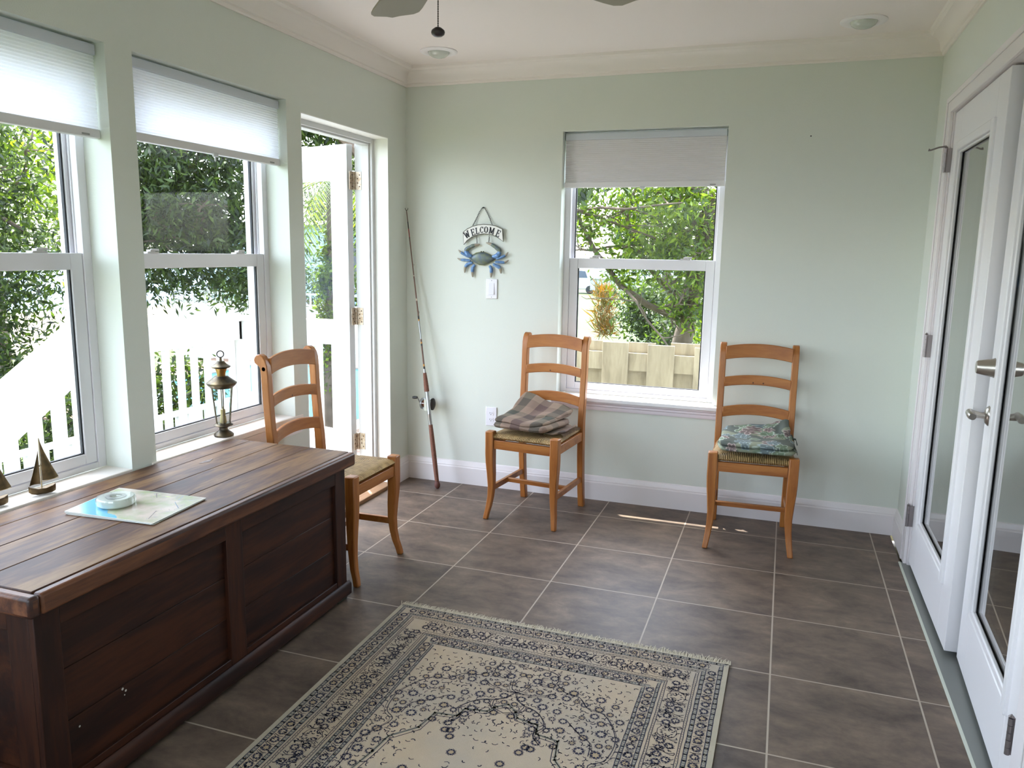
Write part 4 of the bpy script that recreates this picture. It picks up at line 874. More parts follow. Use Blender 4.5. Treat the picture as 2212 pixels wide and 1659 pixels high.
MB().prism(inn, 'y', YS-.001, YS).build('sign_face', mat('sign_white', (232, 230, 224), .5), plq)
LT = {'W': [(-.5, 1, -.25, 0), (-.25, 0, 0, .8), (0, .8, .25, 0), (.25, 0, .5, 1), (-.7, 1, -.3, 1), (.3, 1, .7, 1)], 'E': [(-.28, 0, -.28, 1), (-.45, 0, .35, 0), (-.45, 1, .35, 1), (-.28, .5, .15, .5), (.35, 0, .35, .22), (.35, 1, .35, .78), (.15, .4, .15, .6)],
      'L': [(-.25, 0, -.25, 1), (-.42, 0, .35, 0), (-.42, 1, -.05, 1), (.35, 0, .35, .25)], 'C': [(.35, .8, .15, 1), (.15, 1, -.15, .97), (-.15, .97, -.36, .7), (-.36, .7, -.36, .3), (-.36, .3, -.15, .03), (-.15, .03, .15, 0), (.15, 0, .35, .2), (.35, 1, .35, .72)],
      'O': [(0, 1, .28, .88), (.28, .88, .4, .5), (.4, .5, .28, .12), (.28, .12, 0, 0), (0, 0, -.28, .12), (-.28, .12, -.4, .5), (-.4, .5, -.28, .88), (-.28, .88, 0, 1)], 'M': [(-.45, 0, -.45, 1), (-.45, 1, 0, .1), (0, .1, .45, 1), (.45, 1, .45, 0), (-.65, 0, -.28, 0), (.28, 0, .65, 0), (-.65, 1, -.42, 1), (.42, 1, .65, 1)]}
for ch, (x, z), rot, h in zip('WELCOME', [(.3993, 1.5087), (.4381, 1.5225), (.4650, 1.5310), (.4915, 1.5362), (.5190, 1.5375), (.5540, 1.5315), (.5945, 1.5170)], (.50, .30, .16, .06, -.03, -.22, -.42), (.036, .035, .033, .032, .033, .034, .036)):
    m = MB(); c, s = math.cos(rot), math.sin(rot); w = h*.72
    for (a, b, c2, d) in LT[ch]:
        p0 = Vector((a*w, 0, (b-.5)*h)); p1 = Vector((c2*w, 0, (d-.5)*h)); thick = .0036 if abs(b-d) < .3 else .0068
        f = lambda v: (x+v.x*c-v.z*s, YS-.0016, z+v.x*s+v.z*c)
        e = (p1-p0).normalized()*.001; m.bar(f(p0-e), f(p1+e), .0012, thick, up=(-(f(p1)[2]-f(p0)[2]), 0, f(p1)[0]-f(p0)[0]))
    o = m.build('letter', blk, plq); o['label'] = 'letter ' + ch
def chain(pts, name, r=.0055):
    m = MB(); L = [Vector(p) for p in pts]; tot = 0; i = 0; k = 0
    seg = []; 
    for a, b in zip(L[:-1], L[1:]): 
        n_ = max(1, round((b-a).length/.0085))
        for q in range(n_): seg.append((a+(b-a)*((q+.5)/n_), (b-a).normalized()))
    for k, (c, d) in enumerate(seg):
        sd_ = Vector((0, 1, 0)) if k % 2 else d.cross(Vector((0, 1, 0)))
        m.tube([c+d*(.0062*math.cos(a))+sd_*(.0034*math.sin(a)) for a in [j*PI/4 for j in range(9)]], .0009, 5)
    m.build(name, dark, sg, smooth=True)
chain([(.4332, YS+.002, 1.5567), (.4532, -.006, 1.5982), (.4732, -.006, 1.6394), (.491, -.006, 1.662), (.5045, -.006, 1.662), (.5228, -.006, 1.6311), (.5389, -.006, 1.5983), (.555, YS+.002, 1.5676)], 'hanging_chain')
chain([(.4596, YS+.003, 1.4990), (.4623, YS+.003, 1.4560)], 'link_chain'); chain([(.5387, YS+.003, 1.5030), (.5347, YS+.003, 1.4620)], 'link_chain')
m = MB(); m.lathe([(.0022, 0), (.0022, -.008), (.004, -.008), (.003, -.010)], (.498, 0, 1.6635), 10, axis='y'); m.build('hook', dark, sg)
crab_g = mat('crab_shell_olive', (112, 120, 92), .35, .2, var=(40, (84, 98, 112))); crab_b = mat('crab_blue', (70, 104, 150), .35, .2, var=(60, (104, 138, 176))); crab_t = mat('crab_tip', (150, 140, 122), .4, .2); crab_w = mat('crab_pale_band', (196, 206, 196), .4)
body = [(.4141, 1.3728), (.4346, 1.392), (.4574, 1.405), (.4847, 1.4096), (.5119, 1.4079), (.5437, 1.3959), (.58, 1.3737), (.5622, 1.3608), (.5353, 1.3457), (.5082, 1.3347), (.4763, 1.3361), (.4488, 1.3482)]
bc = (.497, 1.372)
def dome(poly, cen, y0, h, mats, nm, par):
    m = MB(); V = []; R_ = 5; n_ = len(poly)
    for k in range(R_):
        f = 1-k/R_; y = y0-h*math.sin(math.acos(f))
        V += [(cen[0]+(x-cen[0])*f, y, cen[1]+(z-cen[1])*f) for x, z in poly]
    V.append((cen[0], y0-h, cen[1])); V += [(x, y0+.001, z) for x, z in poly]
    F = [(k*n_+i, k*n_+(i+1) % n_, (k+1)*n_+(i+1) % n_, (k+1)*n_+i) for k in range(R_-1) for i in range(n_)]+[((R_-1)*n_+i, (R_-1)*n_+(i+1) % n_, R_*n_) for i in range(n_)]
    F += [(i, R_*n_+1+i, R_*n_+1+(i+1) % n_, (i+1) % n_) for i in range(n_)]+[tuple(R_*n_+1+i for i in range(n_))]
    m.add(V, F); return m.build(nm, mats, par, smooth=80)
cb = dome([(bc[0]+(x-bc[0])*1.05, bc[1]+(z-bc[1])*1.07) for x, z in body], bc, -.010, .004, mat('crab_rim', (170, 170, 120), .4), 'crab_rim', sg)
crab = dome(body, bc, -.012, .012, crab_g, 'crab_shell', sg)
m = MB()
for s in (-1, 1): m.lathe([(.003, -.012), (.004, -.018), (.0008, -.021)], (.497+s*.007, 0, 1.412), 10, axis='y')
m.build('crab_eyes', mat('crab_eye', (84, 92, 70), .4), crab, smooth=True)
def limb(pts, rad, nm, bands, mats):
    pts = [Vector((x, -.012, z)) for x, z in pts]; dense = []; R_ = []
    n_ = len(pts)
    for i in range(n_-1):
        p0, p1, p2, p3 = pts[max(i-1, 0)], pts[i], pts[i+1], pts[min(i+2, n_-1)]
        for j in range(6):
            t = j/6; dense.append(.5*((2*p1)+(p2-p0)*t+(2*p0-5*p1+4*p2-p3)*t*t+(3*p1-p0-3*p2+p3)*t**3)); tt = (i+t); a = int(tt); R_.append(rad[a]+(rad[min(a+1, n_-1)]-rad[a])*(tt-a))
    dense.append(pts[-1]); R_.append(rad[-1]); m = MB(); k = len(dense)
    cuts = [0]+[round(b*(k-1)) for b in bands]+[k-1]
    for q, (a, b) in enumerate(zip(cuts[:-1], cuts[1:])):
        if b <= a: continue
        seg = dense[a:b+1]; rr = R_[a:b+1]; u = len(seg)
        rr = [r_*(.82+.18*math.sin(PI*(i+.5)/u)) for i, r_ in enumerate(rr)]
        m.tube(seg, rr, 10, len(mats)-1 if q == len(cuts)-2 else (0 if q == 0 or len(mats) == 3 else 2))
        if q: m.lathe([(rr[0]*.6, -.001), (rr[0]*1.08, 0), (rr[0]*.6, .001)], tuple(seg[0]), 10, 1, 'y')
    m.v = [(x, -.012+(y+.012)*.65, z) for x, y, z in m.v]
    return m.build(nm, mats, crab, smooth=True)
limb([(.4301, 1.3856), (.4025, 1.3936), (.3931, 1.4186), (.4159, 1.4357), (.4478, 1.4487), (.4797, 1.4533)], [.009, .0165, .013, .0125, .0105, .0025], 'claw', (.38, .62, .8), [crab_b, crab_w, crab_g, crab_t])
limb([(.5574, 1.3837), (.5888, 1.3904), (.6018, 1.4176), (.5791, 1.438), (.552, 1.4542), (.518, 1.4641)], [.009, .0165, .0125, .0125, .0105, .0025], 'claw', (.38, .62, .8), [crab_b, crab_w, crab_g, crab_t])
for pts in ([(.4118, 1.3811), (.384, 1.3933), (.3608, 1.4055), (.3445, 1.42)], [(.4211, 1.3582), (.3889, 1.3618), (.3611, 1.3634), (.3378, 1.3714)], [(.435, 1.3479), (.4075, 1.3389), (.3891, 1.3216), (.3848, 1.2876)], [(.4489, 1.3356), (.4353, 1.3184), (.4332, 1.293), (.4357, 1.2635)],
            [(.5823, 1.3716), (.6113, 1.3805), (.6379, 1.3933), (.6553, 1.4122)], [(.5758, 1.3549), (.6072, 1.3534), (.634, 1.3539), (.6583, 1.3668)], [(.5625, 1.3421), (.5851, 1.3321), (.6055, 1.318), (.6127, 1.2889)], [(.54, 1.3312), (.5515, 1.3168), (.5518, 1.2917), (.5499, 1.2640)]):
    limb(pts, [.0075, .0105, .0100, .0035] if pts[-1][1] < 1.3 else [.0075, .0085, .0075, .0020], 'crab_leg', (.3, .65), [crab_b, crab_w, crab_b, crab_t] if False else [crab_b, crab_w, crab_t])
# ------------------------------------------------------------------ switch and outlet
pl_m = mat('white_plastic_plate', (232, 230, 236), .3)
def plate(nm, lb, cat, x, z):
    o = thing(nm, lb, cat, (x, 0, z)); MB().box(x-.035, x+.035, -.0065, 0, z-.0575, z+.0575).build('cover_plate', pl_m, o, bevel=.003); return o
o = plate('light_switch', 'white rocker light switch below the blue crab sign', 'switch', .553, 1.1985)
m = MB(); m.hexa([(.5365, -.0066, 1.1655), (.5695, -.0066, 1.1655), (.5695, -.0066, 1.2315), (.5365, -.0066, 1.2315)][::-1], [(.5365, -.0125, 1.1655), (.5695, -.0125, 1.1655), (.5695, -.0080, 1.2315), (.5365, -.0080, 1.2315)][::-1]); m.build('rocker', mat('rocker_white', (226, 224, 238), .25), o, bevel=.001)
for k in (-.048, .048): MB().lathe([(.003, -.0065), (.002, -.0075)], (.553, 0, 1.1985+k), 8, axis='y').build('screw', mat('screw_grey', (170, 170, 176), .4), o)
o = plate('wall_outlet', 'white double wall outlet low behind the plaid blanket chair', 'outlet', .5595, .437)
for k in (-.0195, .0195):
    c = .437+k; m = MB(); m.prism([(.5595+.0165*math.cos(a)*1.0, c+max(-.0125, min(.0125, .0165*math.sin(a)))) for a in [j*PI/12 for j in range(24)]], 'y', -.0085, -.0065); rcp = m.build('receptacle', pl_m, o)
    m = MB(); m.box(.5595-.0078, .5595-.0055, -.0089, -.0084, c-.002, c+.0065); m.box(.5595+.0055, .5595+.0078, -.0089, -.0084, c-.002, c+.0055); m.lathe([(.0026, -.0084), (.0022, -.0089)], (.5595, 0, c-.0075), 10, axis='y'); m.build('slots', mat('slot_dark', (40, 40, 44), .6), rcp)
# small dark nail hole mark on the wall
m = MB().lathe([(.0022, -.0008), (.0035, 0)], (2.242, 0, 2.007), 8, axis='y'); tag(m.build('wall_nail', dark), 'tiny dark nail head in the green wall right of the window', 'nail')
# ------------------------------------------------------------------ ceiling lights, fan
for (x, y, lb) in ((.362, -.33, 'recessed ceiling light with unlit bulb nearer the back left corner'), (2.42, -.318, 'recessed ceiling light with unlit bulb nearer the back right corner')):
    o = thing('ceiling_light', lb, 'ceiling light', (x, y, Z0), group='recessed ceiling lights')
    MB().lathe([(.098, Z0), (.099, Z0-.004), (.094, Z0-.008), (.066, Z0-.010), (.058, Z0-.006), (.056, Z0)], (x, y, 0), 40, caps=False).build('trim_ring', mat('light_trim_white', (236, 232, 232), .35), o, smooth=True)
    MB().lathe([(.057, Z0-.002), (.056, Z0-.010), (.050, Z0-.020), (.036, Z0-.029), (.018, Z0-.034), (.001, Z0-.0355)], (x, y, 0), 32, caps=False).build('bulb', mat('frosted_bulb', (196, 200, 190), .12, coat=.5), o, smooth=True)
FC = (1.395, -2.55); FZ = 2.10
fan = thing('ceiling_fan', 'ceiling fan with taupe scalloped blades and a beaded pull chain, cut by the top edge', 'ceiling fan', (*FC, Z0))
fm = mat('taupe_fan_blade', (150, 140, 122), .45); fb = mat('bronze_fan_body', (84, 70, 58), .4, .6)
def fl_(nm, prof, mt): return MB().lathe([(r, z) for r, z in prof], (*FC, 0), 32).build(nm, mt, fan, smooth=True)
fl_('canopy', [(.065, Z0), (.062, Z0-.03), (.03, Z0-.05)], fb); fl_('downrod', [(.014, Z0-.04), (.014, 2.26)], fb)
fl_('motor_housing', [(.03, 2.27), (.09, 2.255), (.125, 2.22), (.13, 2.16), (.11, 2.125), (.05, 2.11), (.045, 2.07), (.038, 2.055), (.001, 2.05)], fb)
for k in range(5):
    a = math.radians(56.5+72*k); d = Vector((math.cos(a), math.sin(a), 0)); s_ = Vector((-d.y, d.x, 0)); cz = Vector((*FC, 2.112)); tilt = .16
    ol = [(.20, -.050), (.30, -.060), (.45, -.068), (.56, -.073), (.600, -.072), (.622, -.060), (.628, -.040), (.634, -.020), (.648, 0), (.634, .020), (.628, .040), (.622, .060), (.600, .072), (.56, .073), (.45, .068), (.30, .060), (.20, .050)]
    P_ = lambda r, w, z: tuple(cz+d*r+s_*w+Vector((0, 0, z-w*tilt)))
    m = MB(); n_ = len(ol); m.add([P_(r, w, -.004) for r, w in ol]+[P_(r, w, .003) for r, w in ol], [tuple(range(n_))[::-1], tuple(range(n_, 2*n_))]+[(i, (i+1) % n_, n_+(i+1) % n_, n_+i) for i in range(n_)])
    b_ = m.build('blade', fm, fan)
    m = MB(); m.bar(P_(.10, 0, .012), P_(.25, 0, .006), .035, .006); m.build('blade_arm', fb, b_)
kp = Vector((1.33, -2.45, 1.94))
m = MB(); m.tube([kp+Vector((0, 0, .115)), kp+Vector((.0, 0, .012))], .0011, 6)
z = kp.z+.014
while z < 2.06: m.lathe([(.0006, -.0022), (.0022, 0), (.0006, .0022)], (kp.x, kp.y, z), 8); z += .0055
pc = m.build('pull_chain', mat('chain_dark', (84, 74, 66), .35, .8), fan, smooth=True)
m = MB(); m.lathe([(.001, .012), (.0075, .010), (.0155, .004), (.0170, -.001), (.0155, -.006), (.010, -.010), (.001, -.011)], tuple(kp), 20); m.build('pull_knob', mat('dark_knob', (44, 34, 36), .35), pc, smooth=True)
m = MB(); m.tube([(kp.x, kp.y, 2.057), (FC[0]-.02, FC[1]+.05, 2.075), (FC[0], FC[1]+.03, 2.085)], .006, 8); m.build('switch_stem', fb, fan, smooth=True)
# ------------------------------------------------------------------ outdoors: ground, water
gm, n, l, p = new_mat('lawn_and_sand'); tc = n.new('ShaderNodeTexCoord'); s = n.new('ShaderNodeSeparateXYZ'); l.new(tc.outputs['Object'], s.inputs[0])
n1 = n.new('ShaderNodeTexNoise'); n1.inputs['Scale'].default_value = .45; n1.inputs['Detail'].default_value = 4; l.new(tc.outputs['Object'], n1.inputs['Vector'])
n2 = n.new('ShaderNodeTexNoise'); n2.inputs['Scale'].default_value = 9; n2.inputs['Detail'].default_value = 8; l.new(tc.outputs['Object'], n2.inputs['Vector'])
f = mth(n, l, 'ADD', mth(n, l, 'MULTIPLY', n1.outputs['Fac'], .62), mth(n, l, 'MULTIPLY', n2.outputs['Fac'], .38))
r = n.new('ShaderNodeValToRGB'); e = r.color_ramp.elements; e[0].position = .40; e[0].color = lin((40, 56, 16)); e[1].position = .70; e[1].color = lin((96, 84, 60)); a = e.new(.52); a.color = lin((54, 70, 20)); a = e.new(.60); a.color = lin((74, 78, 36)); l.new(f, r.inputs[0])
dist = mth(n, l, 'ADD', mth(n, l, 'MULTIPLY', s.outputs[0], -1.), mth(n, l, 'MULTIPLY', s.outputs[1], .0))
mr = n.new('ShaderNodeMapRange'); mr.inputs[1].default_value = 14.5; mr.inputs[2].default_value = 17; l.new(mth(n, l, 'ADD', dist, mth(n, l, 'MULTIPLY', n1.outputs['Fac'], 4)), mr.inputs[0])
mx = n.new('ShaderNodeMix'); mx.data_type = 'RGBA'; l.new(mr.outputs[0], mx.inputs[0]); l.new(r.outputs[0], mx.inputs[6]); mx.inputs[7].default_value = lin((140, 126, 106)); l.new(mx.outputs[2], p.inputs['Base Color']); p.inputs['Roughness'].default_value = .95
GZ = -1.0
struct(MB().add([(-19.3, -26, GZ), (70, -26, GZ), (70, 90, GZ), (3.7, 90, GZ)][0:0] or [(-33, -26, GZ), (70, -26, GZ), (70, 90, GZ), (-7, 90, GZ)], [(0, 1, 2, 3)]).build('ground', gm))
wm, n, l, p = new_mat('bay_water'); p.inputs['Base Color'].default_value = lin((92, 120, 150)); p.inputs['Roughness'].default_value = .45; p.inputs['Specular IOR Level'].default_value = .15
tc = n.new('ShaderNodeTexCoord'); nz = n.new('ShaderNodeTexNoise'); nz.inputs['Scale'].default_value = 3; nz.inputs['Detail'].default_value = 6; l.new(tc.outputs['Object'], nz.inputs['Vector']); b = n.new('ShaderNodeBump'); b.inputs['Strength'].default_value = .6; b.inputs['Distance'].default_value = .12; l.new(nz.outputs['Fac'], b.inputs['Height']); l.new(b.outputs['Normal'], p.inputs['Normal'])
tag(MB().add([(-300, -150, GZ-.06), (-20, -150, GZ-.06), (0, 300, GZ-.06), (-300, 300, GZ-.06)], [(0, 1, 2, 3)]).build('bay_water', wm), 'rippled blue bay water beyond the pale beach', 'water', kind='stuff')
pat_m = mat('patio_pavers', (104, 80, 66), .85, var=(3, (120, 92, 76)))
struct(MB().box(-9.5, -2.4, 3.6, 12.5, GZ, GZ+.03).build('patio', pat_m))
pw, n, l, p = new_mat('pool_water'); p.inputs['Base Color'].default_value = lin((28, 98, 118)); p.inputs['Roughness'].default_value = .06
pool = thing('swimming_pool', 'turquoise swimming pool seen between the railing balusters past the open door', 'pool', (-5.6, 6.9, GZ+.03))
m = MB()
for (a, b_, c, d) in ((-8.2, -7.9, 4.2, 9.5), (-3.3, -3.0, 4.2, 9.5), (-7.9, -3.3, 4.2, 4.5), (-7.9, -3.3, 9.2, 9.5)): m.box(a, b_, c, d, GZ+.03, GZ+.09)
m.build('pool_coping', mat('pool_coping_stone', (140, 132, 122), .7), pool); MB().box(-7.9, -3.3, 4.5, 9.2, GZ+.031, GZ+.06).build('pool_water', pw, pool)
# ------------------------------------------------------------------ deck, railings
deck_m = mat('painted_deck_boards', (168, 166, 162), .6)
m = MB(); x = -.215
while x > -1.80: m.box(x-.138, x, -.80, .72, -.14, -.10); x -= .143
struct(m.build('deck', deck_m))
rl = thing('deck_railing', 'white deck railing with square balusters outside the windows and the open door', 'railing', (-1.72, .6, -.10))
m = MB(); m.box(-1.79, -1.65, -.82, .67, .872, .905); m.box(-1.65, -.24, .53, .67, .872, .905); m.build('top_cap', outw, rl, bevel=.003)
m = MB(); m.box(-1.70, -1.66, -.80, .55, .735, .872); m.box(-1.78, -1.74, -.80, .64, .735, .872); m.box(-1.66, -.24, .55, .59, .735, .872); m.build('face_board', outw, rl)
m = MB(); m.box(-1.735, -1.695, -.80, .55, -.03, .05); m.box(-1.66, -.24, .60, .64, -.03, .05); m.build('bottom_board', outw, rl)
for (x, y) in ((-1.715, .575), (-1.715, -.82), (-.28, .62)): MB().box(x-.055, x+.055, y-.055, y+.055, -.14, .872).build('post', outw, rl, bevel=.004)
y = -.70
while y < .5: MB().box(-1.735, -1.70, y-.019, y+.019, -.03, .80).build('baluster', outw, rl); y += .133
x = -1.56
while x < -.35: MB().box(x-.019, x+.019, .592, .63, -.03, .80).build('baluster', outw, rl); x += .133
sr = thing('stair_railing', 'white sloping stair railing descending outside the leftmost window', 'railing', (-1.72, -1.9, GZ))
sl_ = -.62; ys0, ys1 = -.90, -2.75; zt_ = lambda y: .93+(ys0-y)*sl_
m = MB(); m.hexa([(-1.79, ys0, zt_(ys0)-.035), (-1.65, ys0, zt_(ys0)-.035), (-1.65, ys1, zt_(ys1)-.035), (-1.79, ys1, zt_(ys1)-.035)][::-1], [(-1.79, ys0, zt_(ys0)), (-1.65, ys0, zt_(ys0)), (-1.65, ys1, zt_(ys1)), (-1.79, ys1, zt_(ys1))][::-1]); m.build('top_cap', outw, sr)
m = MB()
for xx in (-1.70,): m.hexa([(xx, ys0, zt_(ys0)-.30), (xx+.04, ys0, zt_(ys0)-.30), (xx+.04, ys1, zt_(ys1)-.30), (xx, ys1, zt_(ys1)-.30)][::-1], [(xx, ys0, zt_(ys0)-.035), (xx+.04, ys0, zt_(ys0)-.035), (xx+.04, ys1, zt_(ys1)-.035), (xx, ys1, zt_(ys1)-.035)][::-1])
m.build('face_board', outw, sr)
y = -1.0
while y > -2.65: m = MB(); m.box(-1.76, -1.702, y-.026, y+.026, zt_(y)-1.03, zt_(y)-.08); m.build('baluster', outw, sr); y -= .155
MB().box(-1.78, -1.66, -2.80, -2.68, GZ, zt_(-2.74)+.02).build('post', outw, sr)
st = thing('porch_stairs', 'white wooden stairs leading down from the deck outside the window', 'stairs', (-1.0, -1.8, GZ))
for k in range(5): y = -.82-k*.29; MB().box(-1.66, -.24, y-.30, y, -.14-.17*(k+1), -.10-.17*(k+1)).build('tread', deck_m, st)
def picket_fence(nm, lb, pts, ztop, zbot, sp, w, mt, mid=None, pw_=.02):
    o = thing(nm, lb, 'fence', (*pts[0], GZ)); m = MB(); pk = MB()
    for (a, b_) in zip(pts[:-1], pts[1:]):
        for z in (ztop, zbot+.08)+((mid,) if mid else ()): m.bar((*a, z-.02), (*b_, z-.02), .035, .04)
        L = math.dist(a, b_); k = int(L/sp)
        for i in range(k+1): t = i/max(k, 1); x, y = a[0]+(b_[0]-a[0])*t, a[1]+(b_[1]-a[1])*t; pk.box(x-pw_/2, x+pw_/2, y-pw_/2, y+pw_/2, zbot, ztop-.02)
    m.build('fence_rails', mt, o); tag(pk.build('pickets', mt, o), kind='stuff')
    return o
picket_fence('pool_fence', 'low white picket fence around the pool beyond the deck', [(-2.4, -2.7), (-2.4, 1.9)], .10, GZ, .11, .02, outw, None, .045)
picket_fence('far_railing', 'thin grey railing far away seen through the open door glass', [(-10.6, 9.6), (-3.0, 9.6)], .50, .19, .14, .02, mat('grey_rail', (150, 152, 146), .6), None, .03)
struct(MB().box(-10.6, -3.0, 9.5, 9.9, GZ, .19).build('retaining_wall', mat('retaining_wall', (190, 192, 184), .8)))
# board fence behind the back window
fen = thing('board_fence', 'weathered tan board fence with alternating boards just outside the back window', 'fence', (1.2, 1.12, GZ))
fw_m = wood('weathered_fence', [(128, 116, 96), (150, 138, 116), (166, 154, 132)], (3, 3, .6), .85, 1., (.3, .5, .7), .3)
FZT = .80; x = -.62; k = 0
m1 = MB(); m2 = MB(); rnd = random.Random(8)
while x < 4.2:
    dz = rnd.uniform(-.012, .012); m1 = MB().box(x, x+.185, 1.10, 1.118, GZ, FZT+dz); m1.build('front_board', fw_m, fen, bevel=.002)
    MB().box(x+.15, x+.15+.185+.03, 1.162, 1.18, GZ, FZT+rnd.uniform(-.015, .012)).build('rear_board', fw_m, fen); x += .185+.135
m = MB()
for z in (.60, -.15, -.80): m.box(-.62, 4.2, 1.121, 1.159, z, z+.125 if z > 0 else z+.09)
m.build('fence_rail', fw_m, fen)
# ------------------------------------------------------------------ trees
def leaf_mat(nm, cols, trans=.45):
    m, n, l, p = new_mat(nm); g = n.new('ShaderNodeNewGeometry'); r = n.new('ShaderNodeValToRGB'); e = r.color_ramp.elements
    e[0].position = 0; e[0].color = lin(cols[0]); e[1].position = 1; e[1].color = lin(cols[-1])
    for i, c in enumerate(cols[1:-1]): a = e.new((i+1)/(len(cols)-1)); a.color = lin(c)
    l.new(g.outputs['Random Per Island'], r.inputs[0]); l.new(r.outputs[0], p.inputs['Base Color']); p.inputs['Roughness'].default_value = .42
    t = n.new('ShaderNodeBsdfTranslucent'); hv = n.new('ShaderNodeHueSaturation'); hv.inputs['Value'].default_value = 1.5; hv.inputs['Saturation'].default_value = 1.1; hv.inputs['Hue'].default_value = .49; l.new(r.outputs[0], hv.inputs['Color']); l.new(hv.outputs[0], t.inputs[0])
    mx = n.new('ShaderNodeMixShader'); mx.inputs[0].default_value = trans; l.new(p.outputs[0], mx.inputs[1]); l.new(t.outputs[0], mx.inputs[2]); l.new(mx.outputs[0], n['Material Output'].inputs[0]); return m
GRN = [(22, 34, 12), (40, 56, 20), (58, 78, 28), (80, 98, 44)]
leaf1 = leaf_mat('dark_green_leaves', GRN); leaf2 = leaf_mat('bright_green_leaves', [(44, 60, 20), (68, 90, 28), (94, 118, 36), (116, 136, 52)], .55); leaf3 = leaf_mat('orange_grass_blades', [(112, 76, 26), (136, 96, 34), (70, 80, 28), (96, 84, 30)], .3)
bark = mat('grey_brown_bark', (104, 90, 76), .9, bump=(30, 1.), var=(8, (78, 66, 56)))
def leaves(nm, blobs, L, wf, mt, parent, seed, off=(0, 0, 0), droop=.2):
    rg = np.random.default_rng(seed); P = []
    for (c, r, cnt) in blobs:
        nc = max(8, cnt//26); d = rg.normal(size=(nc, 3)); d /= np.linalg.norm(d, axis=1)[:, None]; rad = rg.uniform(.25, 1, nc)**.6
        cc = np.array(c)+d*np.array(r)*rad[:, None]; idx = rg.integers(0, nc, cnt); sp = min(r)*.16+.03
        P.append(cc[idx]+rg.normal(size=(cnt, 3))*sp)
    P = np.concatenate(P); n_ = len(P)
    a = rg.normal(size=(n_, 3)); a[:, 2] -= droop; a /= np.linalg.norm(a, axis=1)[:, None]; b = rg.normal(size=(n_, 3)); b = np.cross(a, b); b /= np.linalg.norm(b, axis=1)[:, None]; cN = np.cross(a, b)
    ln_ = L*rg.uniform(.6, 1.25, n_)[:, None]; w = ln_*wf
    V = np.stack([P, P+a*ln_*.45+b*w/2+cN*w*.18, P+a*ln_, P+a*ln_*.45-b*w/2+cN*w*.18], 1).reshape(-1, 3)-np.array(off)
    me = bpy.data.meshes.new(nm); me.vertices.add(4*n_); me.vertices.foreach_set('co', V.ravel().astype(np.float32)); me.loops.add(4*n_); me.loops.foreach_set('vertex_index', np.arange(4*n_, dtype=np.int32)); me.polygons.add(n_); me.polygons.foreach_set('loop_start', np.arange(0, 4*n_, 4, dtype=np.int32)); me.update(calc_edges=True); me.materials.append(mt)
    o = bpy.data.objects.new(nm, me); C.objects.link(o); o.parent = parent; return o
def branches(parent, trunk, tr, tips, seed, off, n_tw=20, r0=.05, nm='branches'):
    rnd = random.Random(seed); m = MB(); m.tube(trunk, tr, 10); m.build('trunk', bark, parent, smooth=True)
    m = MB()
    def limb_(a, b_, r, dep):
        a = Vector(a); b_ = Vector(b_); L = (b_-a).length; mid = (a+b_)/2+Vector((rnd.gauss(0, .13), rnd.gauss(0, .13), rnd.gauss(.05, .10)))*L
        q = [a*(1-t)**2+mid*2*t*(1-t)+b_*t*t+Vector([rnd.gauss(0, .015)*L for _ in range(3)]) for t in (0, .2, .4, .6, .8, 1)]; q[0] = a
        m.tube(q, [r*(1-.13*i) for i in range(6)], 6, caps=False)
        if dep:
            for _ in range(3 if dep > 1 else 4):
                s_ = q[rnd.randint(2, 4)]; e_ = s_+Vector((rnd.gauss(0, 1), rnd.gauss(0, 1), rnd.gauss(.1, .7))).normalized()*L*rnd.uniform(.3, .6); limb_(s_, e_, r*.45, dep-1)
    for i, tp_ in enumerate(tips):
        k = min(len(trunk)-1, len(trunk)//2+i % max(1, len(trunk)-len(trunk)//2)); limb_(trunk[k], tp_, r0, 2)
    m.build(nm, bark, parent, smooth=True)
def tree(nm, lb, base_, trunk, tr, blobs, L, wf, mt, seed, cat='tree', r0=.05, droop=.2, group=None):
    o = thing(nm, lb, cat, base_, group=group); branches(o, trunk, tr, [b_[0] for b_ in blobs]+[tuple(np.array(b_[0])+np.array(b_[1])*np.array(q)) for b_ in blobs for q in ((.6, .3, .3), (-.5, -.5, .4))], seed, base_, r0=r0)
    leaves('foliage', blobs, L, wf, mt, o, seed, base_, droop); return o
# big hedge-like oaks outside the left windows
tree('oak_tree', 'leafy green tree filling the upper part of the window at the left photo edge', (-6.0, .9, GZ), [(-6.0, .9, GZ), (-5.9, 1.0, 0), (-5.8, 1.1, 1.2), (-5.8, 1.1, 2.5)], [.18, .15, .12, .09],
     [((-5.6, .9, 2.5), (.9, 1.3, 1.3), 9000), ((-5.6, 1.3, 1.2), (.8, 1.1, 1.1), 9000), ((-6.0, 0.0, .6), (.8, 1.0, 1.0), 4000), ((-5.6, 1.1, .1), (.7, .95, .6), 4500), ((-5.9, .9, 3.6), (1.0, 1.3, .8), 3500)], .10, .30, leaf1, 1)
tree('oak_tree', 'leafy tree with low hanging branches in the window behind the brass lantern', (-5.6, 3.1, GZ), [(-5.6, 3.1, GZ), (-5.5, 3.1, .3), (-5.2, 3.1, 1.5), (-4.7, 3.2, 2.6)], [.12, .10, .08, .06],
     [((-4.3, 3.1, 2.5), (1.1, .75, 1.0), 13000), ((-4.7, 3.0, 1.45), (.7, .6, .62), 5000), ((-3.8, 3.3, 1.35), (.6, .6, .55), 4500), ((-4.2, 3.2, 3.5), (1.3, .9, .7), 4000)], .10, .30, leaf1, 2, droop=.6)
